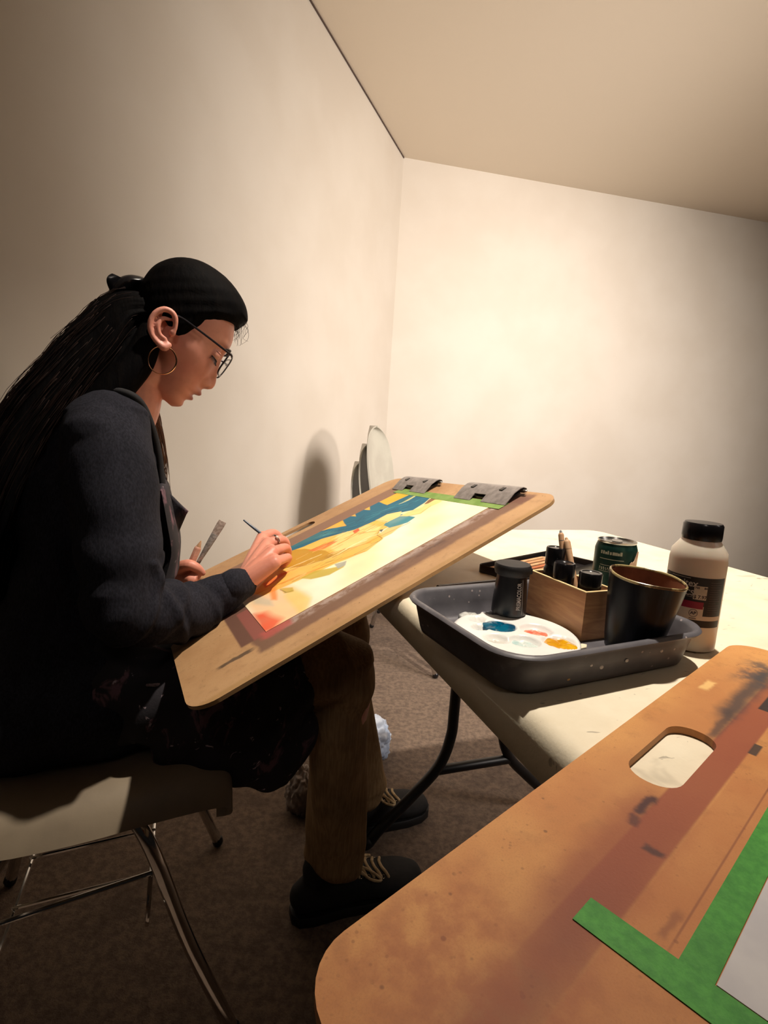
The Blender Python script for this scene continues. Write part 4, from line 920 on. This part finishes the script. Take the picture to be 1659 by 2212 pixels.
def wr(v):
    d = np.zeros(len(v)); r = v-REL; s = r@RFA; rad = np.linalg.norm(r-np.outer(s, RFA), axis=1)
    arm = ((s > -.05) & (rad < .075))
    z = v[:, 2]; lx = v@LAT
    for s0, amp, wd_, tl in ((.012, .0050, .009, 1.6), (.052, .0050, .008, -1.2), (.070, .0034, .011, 2.0), (.118, .0038, .008, -1.5), (.15, .0018, .010, 1.2)):
        d += arm*amp*np.exp(-((s-s0-tl*(z-REL[2])*.35+.004*np.sin(lx*90))/wd_)**2)
        d -= arm*amp*.7*np.exp(-((s-s0-.013-tl*(z-REL[2])*.35+.004*np.sin(lx*80))/wd_)**2)
    su = (v-RSH)@RUA; ru = np.linalg.norm((v-RSH)-np.outer(su, RUA), axis=1); up = (su > -.03) & (su < .30) & (ru < .085)
    d += up*(.0026*np.sin(su*52+lx*30+1.5*np.sin(z*20))*np.clip((su-.06)/.1, 0, 1)+.0015*np.sin(su*24-lx*60))
    tors = ~(arm | up); d += tors*(.003*np.sin(z*46+lx*14+2*np.sin(lx*22))+.002*np.sin(z*80-lx*35))
    return d
wrinkle(sme, wr)
g = NT('charcoal_knit'); n1 = g.noise(420, 3, .6, g.scale((1, 1, .35))); n2 = g.noise(30, 4, .6, g.scale((1, 1, .4))); n3 = g.noise(6, 3)
col = g.mix(g.ss(n1, .3, .7), lin((28, 28, 34)), lin((43, 43, 51))); col = g.mix(g.mth('MULTIPLY', g.ss(n2, .4, .7), .35), col, lin((14, 14, 18)))
g.bump(n1, .35, .0012); M_knit = g.out(col, .95, None, Specular_IOR_Level=.15)
swo = SK('sweater', sme, M_knit)
M_trim = mat('black_rib', (16, 15, 18), .85, 0, (24, 22, 26), 80)
SK('neckline', one(chain([sag(205, 842, -.07), sag(255, 845, -.085), sag(290, 858, -.085), sag(312, 884, -.072), sag(330, 930, -.06), sag(343, 985, -.052), sag(350, 1050, -.05), sag(356, 1110, -.052)], [.004, .0055, .006, .006, .006, .006, .006, .005], 10, 5)), M_trim, swo, 'black neckline edge')
SK('cuff', one(chain([RCU-RFA*.012, RCU+RFA*.002], [.0285, .0275], 24, 3)), M_knit, swo)

# trousers
tr = []
for h, k_, a, e_ in ((RHIP, RKN, RAN, 0), (LHIP, LKN, LAN, 1)):
    hem = a+np.array([0, 0, .035]); tr.append(chain([h, h*.5+k_*.5, k_-FW_*.03, k_+FW_*.004, k_*.72+hem*.28, k_*.35+hem*.65, hem], [.083, .080, .068, .061, .055, .056, .058+.012*e_], 26, 5, rnd=True))
tr.append(chain([T(-.24, 0, .52), T(-.14, 0, .53)], [(.165, .085), (.16, .08)], 20, 3, ref=LAT))
tme = remesh(tr, .0045, 3)
def wt(v):
    z = v[:, 2]; f = (v-HC)@FW_; lx = (v-HC)@LAT
    leg = (z < .56) & (f > .16)
    d = leg*(.0045*np.sin(lx*75+f*40+z*9+1.2*np.sin(z*13))*np.clip((.52-z)/.2, 0, 1)+.004*np.sin(z*55-lx*45+f*35)*np.exp(-((z-.50)/.07)**2)+.003*np.sin(z*80+f*20)*np.clip((.2-z)/.1, 0, 1))
    return d
wrinkle(tme, wt)
g = NT('brown_corduroy'); wv = g.noise(260, 3, .5, g.scale((1, 1, .05))); n2 = g.noise(14, 4)
col = g.mix(g.ss(wv, .35, .65), lin((172, 142, 104)), lin((150, 121, 86))); col = g.mix(g.mth('MULTIPLY', g.ss(n2, .4, .7), .4), col, lin((84, 60, 42))); g.bump(wv, .4, .002); M_cord = g.out(col, .9, None, Specular_IOR_Level=.2)
SK('trousers', tme, M_cord)

# apron over chest and lap, stained with paint
g = NT('apron_cloth'); n1 = g.noise(11, 5, .6, None, 1.2); n2 = g.noise(26, 4, .6, g.scale((1, 1, .5)), .8); n3 = g.noise(300, 3)
col = g.mix(g.ss(n1, .35, .7), lin((26, 23, 28)), lin((38, 33, 40))); col = g.mix(g.mth('MULTIPLY', g.ss(n2, .57, .66), .75), col, lin((116, 82, 92)))
n4 = g.noise(40, 4, .6, None, 1.5); col = g.mix(g.mth('MULTIPLY', g.ss(n4, .66, .70), .8), col, lin((176, 156, 162))); g.bump(n3, .3, .001); M_apr = g.out(col, .85)
ap = [chain([RHIP+FW_*.06, RHIP*.5+RKN*.5+LAT*-.004, RKN*.80+RHIP*.20], [.090, .087, .080], 22, 4), chain([LHIP+FW_*.06, LHIP*.5+LKN*.5, LKN*.84+LHIP*.16], [.09, .087, .079], 22, 4)]
ap.append(chain([T(-.05, 0, .525), T(.20, -.035, .545)], [(.12, .06), (.10, .055)], 20, 3, ref=LAT))
# belly panel
ap.append(chain([T(-.11, 0, .56), T(-.085, 0, .66), T(-.068, 0, .74), T(-.072, 0, .82)], [(.145, .075), (.125, .055), (.112, .046), (.09, .040)], 22, 4, ref=LAT))
# side falling past the thigh towards the seat
ap.append(chain([T(-.06, -.175, .52), T(.06, -.185, .515), T(.17, -.180, .505)], [(.018, .045), (.018, .085), (.016, .10)], 16, 4, ref=LAT))
ap.append(chain([T(-.02, -.17, .48), T(.09, -.175, .455), T(.185, -.165, .43)], [(.024, .05), (.026, .070), (.022, .075)], 16, 4, ref=LAT))
ame = remesh(ap, .0042, 3)
def wa(v):
    z = v[:, 2]; f = (v-HC)@FW_; lx = (v-HC)@LAT
    return .005*np.sin(f*42+lx*30+z*26+2*np.sin(lx*17+f*12))*np.clip((.75-z)/.1, .2, 1)+.0028*np.sin(f*80-z*66+lx*20)
wrinkle(ame, wa)
apo = SK('apron', ame, M_apr)
# bib flap standing away from the chest
G = []
for u in np.linspace(0, 1, 10):
    a = sag(357+8*u, 1058+100*u, -.05+.01*u); b = sag(406-22*u, 1104+48*u, -.055+.03*u); c = sag(376, 1076+60*u, -.05)
    G.append([a*(1-v_)**2+c*2*v_*(1-v_)+b*v_*v_+LAT*.006*math.sin(v_*5+u*4) for v_ in np.linspace(0, 1, 10)])
SK('bib', one(sheet(G, .0035), angle=180), M_apr, apo)
SK('bib_front', one(chain([sag(352, 1050, -.02), sag(364, 1110, -.02), sag(372, 1165, -.015), sag(362, 1215, -.01)], [(.07, .010), (.085, .012), (.09, .014), (.10, .02)], 18, 5, ref=LAT)), M_apr, apo)
SK('apron_tie', one(chain([sag(432, 1392, -.15), sag(404, 1432, -.165), sag(378, 1462, -.175), sag(350, 1478, -.18), sag(318, 1480, -.185)], [.0028, .003, .0032, .003, .002], 8, 5)), mat('pale_stained_tape', (170, 150, 152), .8, 0, (90, 74, 80), 60), apo)

# shoes with laces
M_shoe = mat('black_suede', (18, 17, 19), .8, 0, (28, 26, 28), 60); M_sole = mat('black_rubber', (22, 21, 22), .6); M_lace = mat('cream_lace', (214, 190, 150), .8, 0, (180, 154, 116), 90); M_eye = mat('eyelet_metal', (190, 180, 165), .25, 1.0)
M_sock = mat('black_sock', (15, 14, 16), .9)
def shoe(an, az_, name):
    d = AZ(az_); s = np.array([-d[1], d[0], 0]); o = np.array([an[0], an[1], 0])-d*.025
    sh = bpy.data.objects.new('shoe', None); C.objects.link(sh); sh.parent = person; bpy.context.view_layer.update()
    Q = lambda a, b, z: o+d*a+s*b+np.array([0, 0, z])
    secs = [(-.035, .030, .045, .062), (0, .036, .048, .082), (.04, .038, .047, .080), (.075, .039, .046, .070), (.11, .043, .044, .056), (.145, .046, .040, .046), (.18, .043, .034, .038), (.205, .032, .028, .032)]
    pts = [Q(a, 0, .014+h*.5) for a, w, _, h in secs]; up = chain(pts, [(w, h*.52) for a, w, _, h in secs], 24, 5, ref=s)
    part('upper', remesh([up, chain([Q(.005, 0, .055), Q(-.002, 0, .105)], [(.034, .042), (.033, .040)], 20, 3, ref=s)], .0035, 2), M_shoe, sh, None, True)
    out = [(a, w) for a, w in ((-.062, .012), (-.05, .028), (-.02, .034), (.04, .034), (.10, .042), (.15, .046), (.19, .042), (.215, .028), (.226, .01))]
    pl = [(a, w) for a, w in out]+[(a, -w) for a, w in out[::-1]]
    part('sole', one(loft([[Q(a, b*k, z) for a, b in pl] for z, k in ((.0, .96), (.004, 1.0), (.018, 1.0), (.021, .95))])), M_sole, sh, None, True)
    part('sock', one(chain([Q(-.002, 0, .085), np.array(an)+np.array([0, 0, .05])], [.036, .036], 16, 3)), M_sock, sh, None, True)
    def top(a, b):
        h = np.interp(a, [x[0] for x in secs], [x[3] for x in secs]); w = np.interp(a, [x[0] for x in secs], [x[1] for x in secs])
        return .014+h*.5+h*.52*math.sqrt(max(0, 1-(b/w)**2))
    for i in range(6):
        a = .040+i*.0165
        for q_ in (-1, 1):
            bb_ = q_*.026; zc = top(a, bb_)+.0015
            part('eyelet', one(chain([Q(a+.0034*math.cos(x), bb_+q_*.0026*math.sin(x), zc-.0026*math.sin(x)) for x in np.linspace(0, 2*PI, 15)], .0010, 6, 1, False)), M_eye, sh, None, True)
        part('lace', one(chain([Q(a+(.012*abs(b_)/.026), b_, top(a+(.012*abs(b_)/.026), b_)+(.003 if abs(b_) < .02 else .001)) for b_ in (-.026, -.018, -.008, .008, .018, .026)], .0032, 8, 3)), M_lace, sh, None, True)
    a = .05
    for q_ in (-1, 1): part('lace', one(chain([Q(a, 0, top(a, 0)+.006), Q(a+.012, q_*.020, top(a, .02)+.012), Q(a+.04, q_*.034, top(a+.04, .034)+.010), Q(a+.065, q_*.034, top(a+.065, .034)+.006), Q(a+.045, q_*.020, top(a+.045, .02)+.007), Q(a, 0, top(a, 0)+.006)], .0026, 8, 5)), M_lace, sh, None, True)
    return sh
shoe(RAN+np.array([0, 0, .0]), 67, 'r'); shoe(LAN, 66, 'l')

# ================================================================== BRUSHES IN HER HANDS
M_fer = mat('ferrule', (186, 180, 174), .45, .25, (140, 134, 128), 160); M_bh = mat('blue_grey_lacquer', (70, 82, 98), .3); M_dh = mat('worn_dark_lacquer', (58, 50, 46), .4, 0, (150, 140, 130), 90)
b0 = hp(527, 1124, .098); bt = hp(622, 1198, .006); d = (bt-b0)/np.linalg.norm(bt-b0); Lb = np.linalg.norm(bt-b0)
t = thing('paint_brush', 'thin blue-grey paint brush held in the painting hand', 'brush', tuple(bt))
part('handle', one(chain([b0-bt, b0-bt+d*Lb*.25, b0-bt+d*(Lb-.035)], [.0016, .0027, .0024], 12, 3)), M_bh, t)
part('ferrule', one(chain([-d*.036, -d*.012], [.0025, .0020], 12)), M_fer, t)
part('bristles', one(chain([-d*.013, -d*.006, d*.0], [.0019, .0020, .0005], 10)), M_dark, t)
a, b = LP(404, 1256, -.010), LP(481, 1126, .0); d = (b-a)/np.linalg.norm(b-a); a = a-d*.01
t = thing('flat_paint_brush', 'worn flat paint brush with pale bristles upright in the other hand', 'brush', tuple(a))
L_ = np.linalg.norm(b-a)
part('handle', one(chain([a-a, d*L_*.42], [.0032, .0043], 12, 2)), M_dh, t)
fs = np.cross(d, LAT)
part('ferrule', one(chain([d*L_*.41, d*L_*.58, d*L_*.80], [(.0042, .0042), (.0058, .0036), (.0075, .0028)], 14, 3, ref=fs)), M_fer, t)
part('bristles', one(chain([d*L_*.79, d*L_*.93, d*L_], [(.0073, .0026), (.0082, .0022), (.0078, .0010)], 14, 2, ref=fs, rnd=False)), mat('pale_bristle', (196, 180, 168), .8, 0, (160, 142, 130), 200), t)
a, b = LP(398, 1252, .012), LP(434, 1169, .02); d = (b-a)/np.linalg.norm(b-a)
t = thing('wooden_pencil', 'pale pink-brown wooden pencil held beside the flat brush', 'pencil', tuple(a))
L_ = np.linalg.norm(b-a); M_pk = mat('pink_wood', (206, 158, 136), .6, 0, (186, 134, 112), 80)
part('barrel', one(chain([a-a, d*L_*.80], [.0070, .0076], 8, 1)), M_pk, t)
part('point', one(chain([d*L_*.79, d*L_], [.0074, .0012], 8, 1)), M_lwood, t)
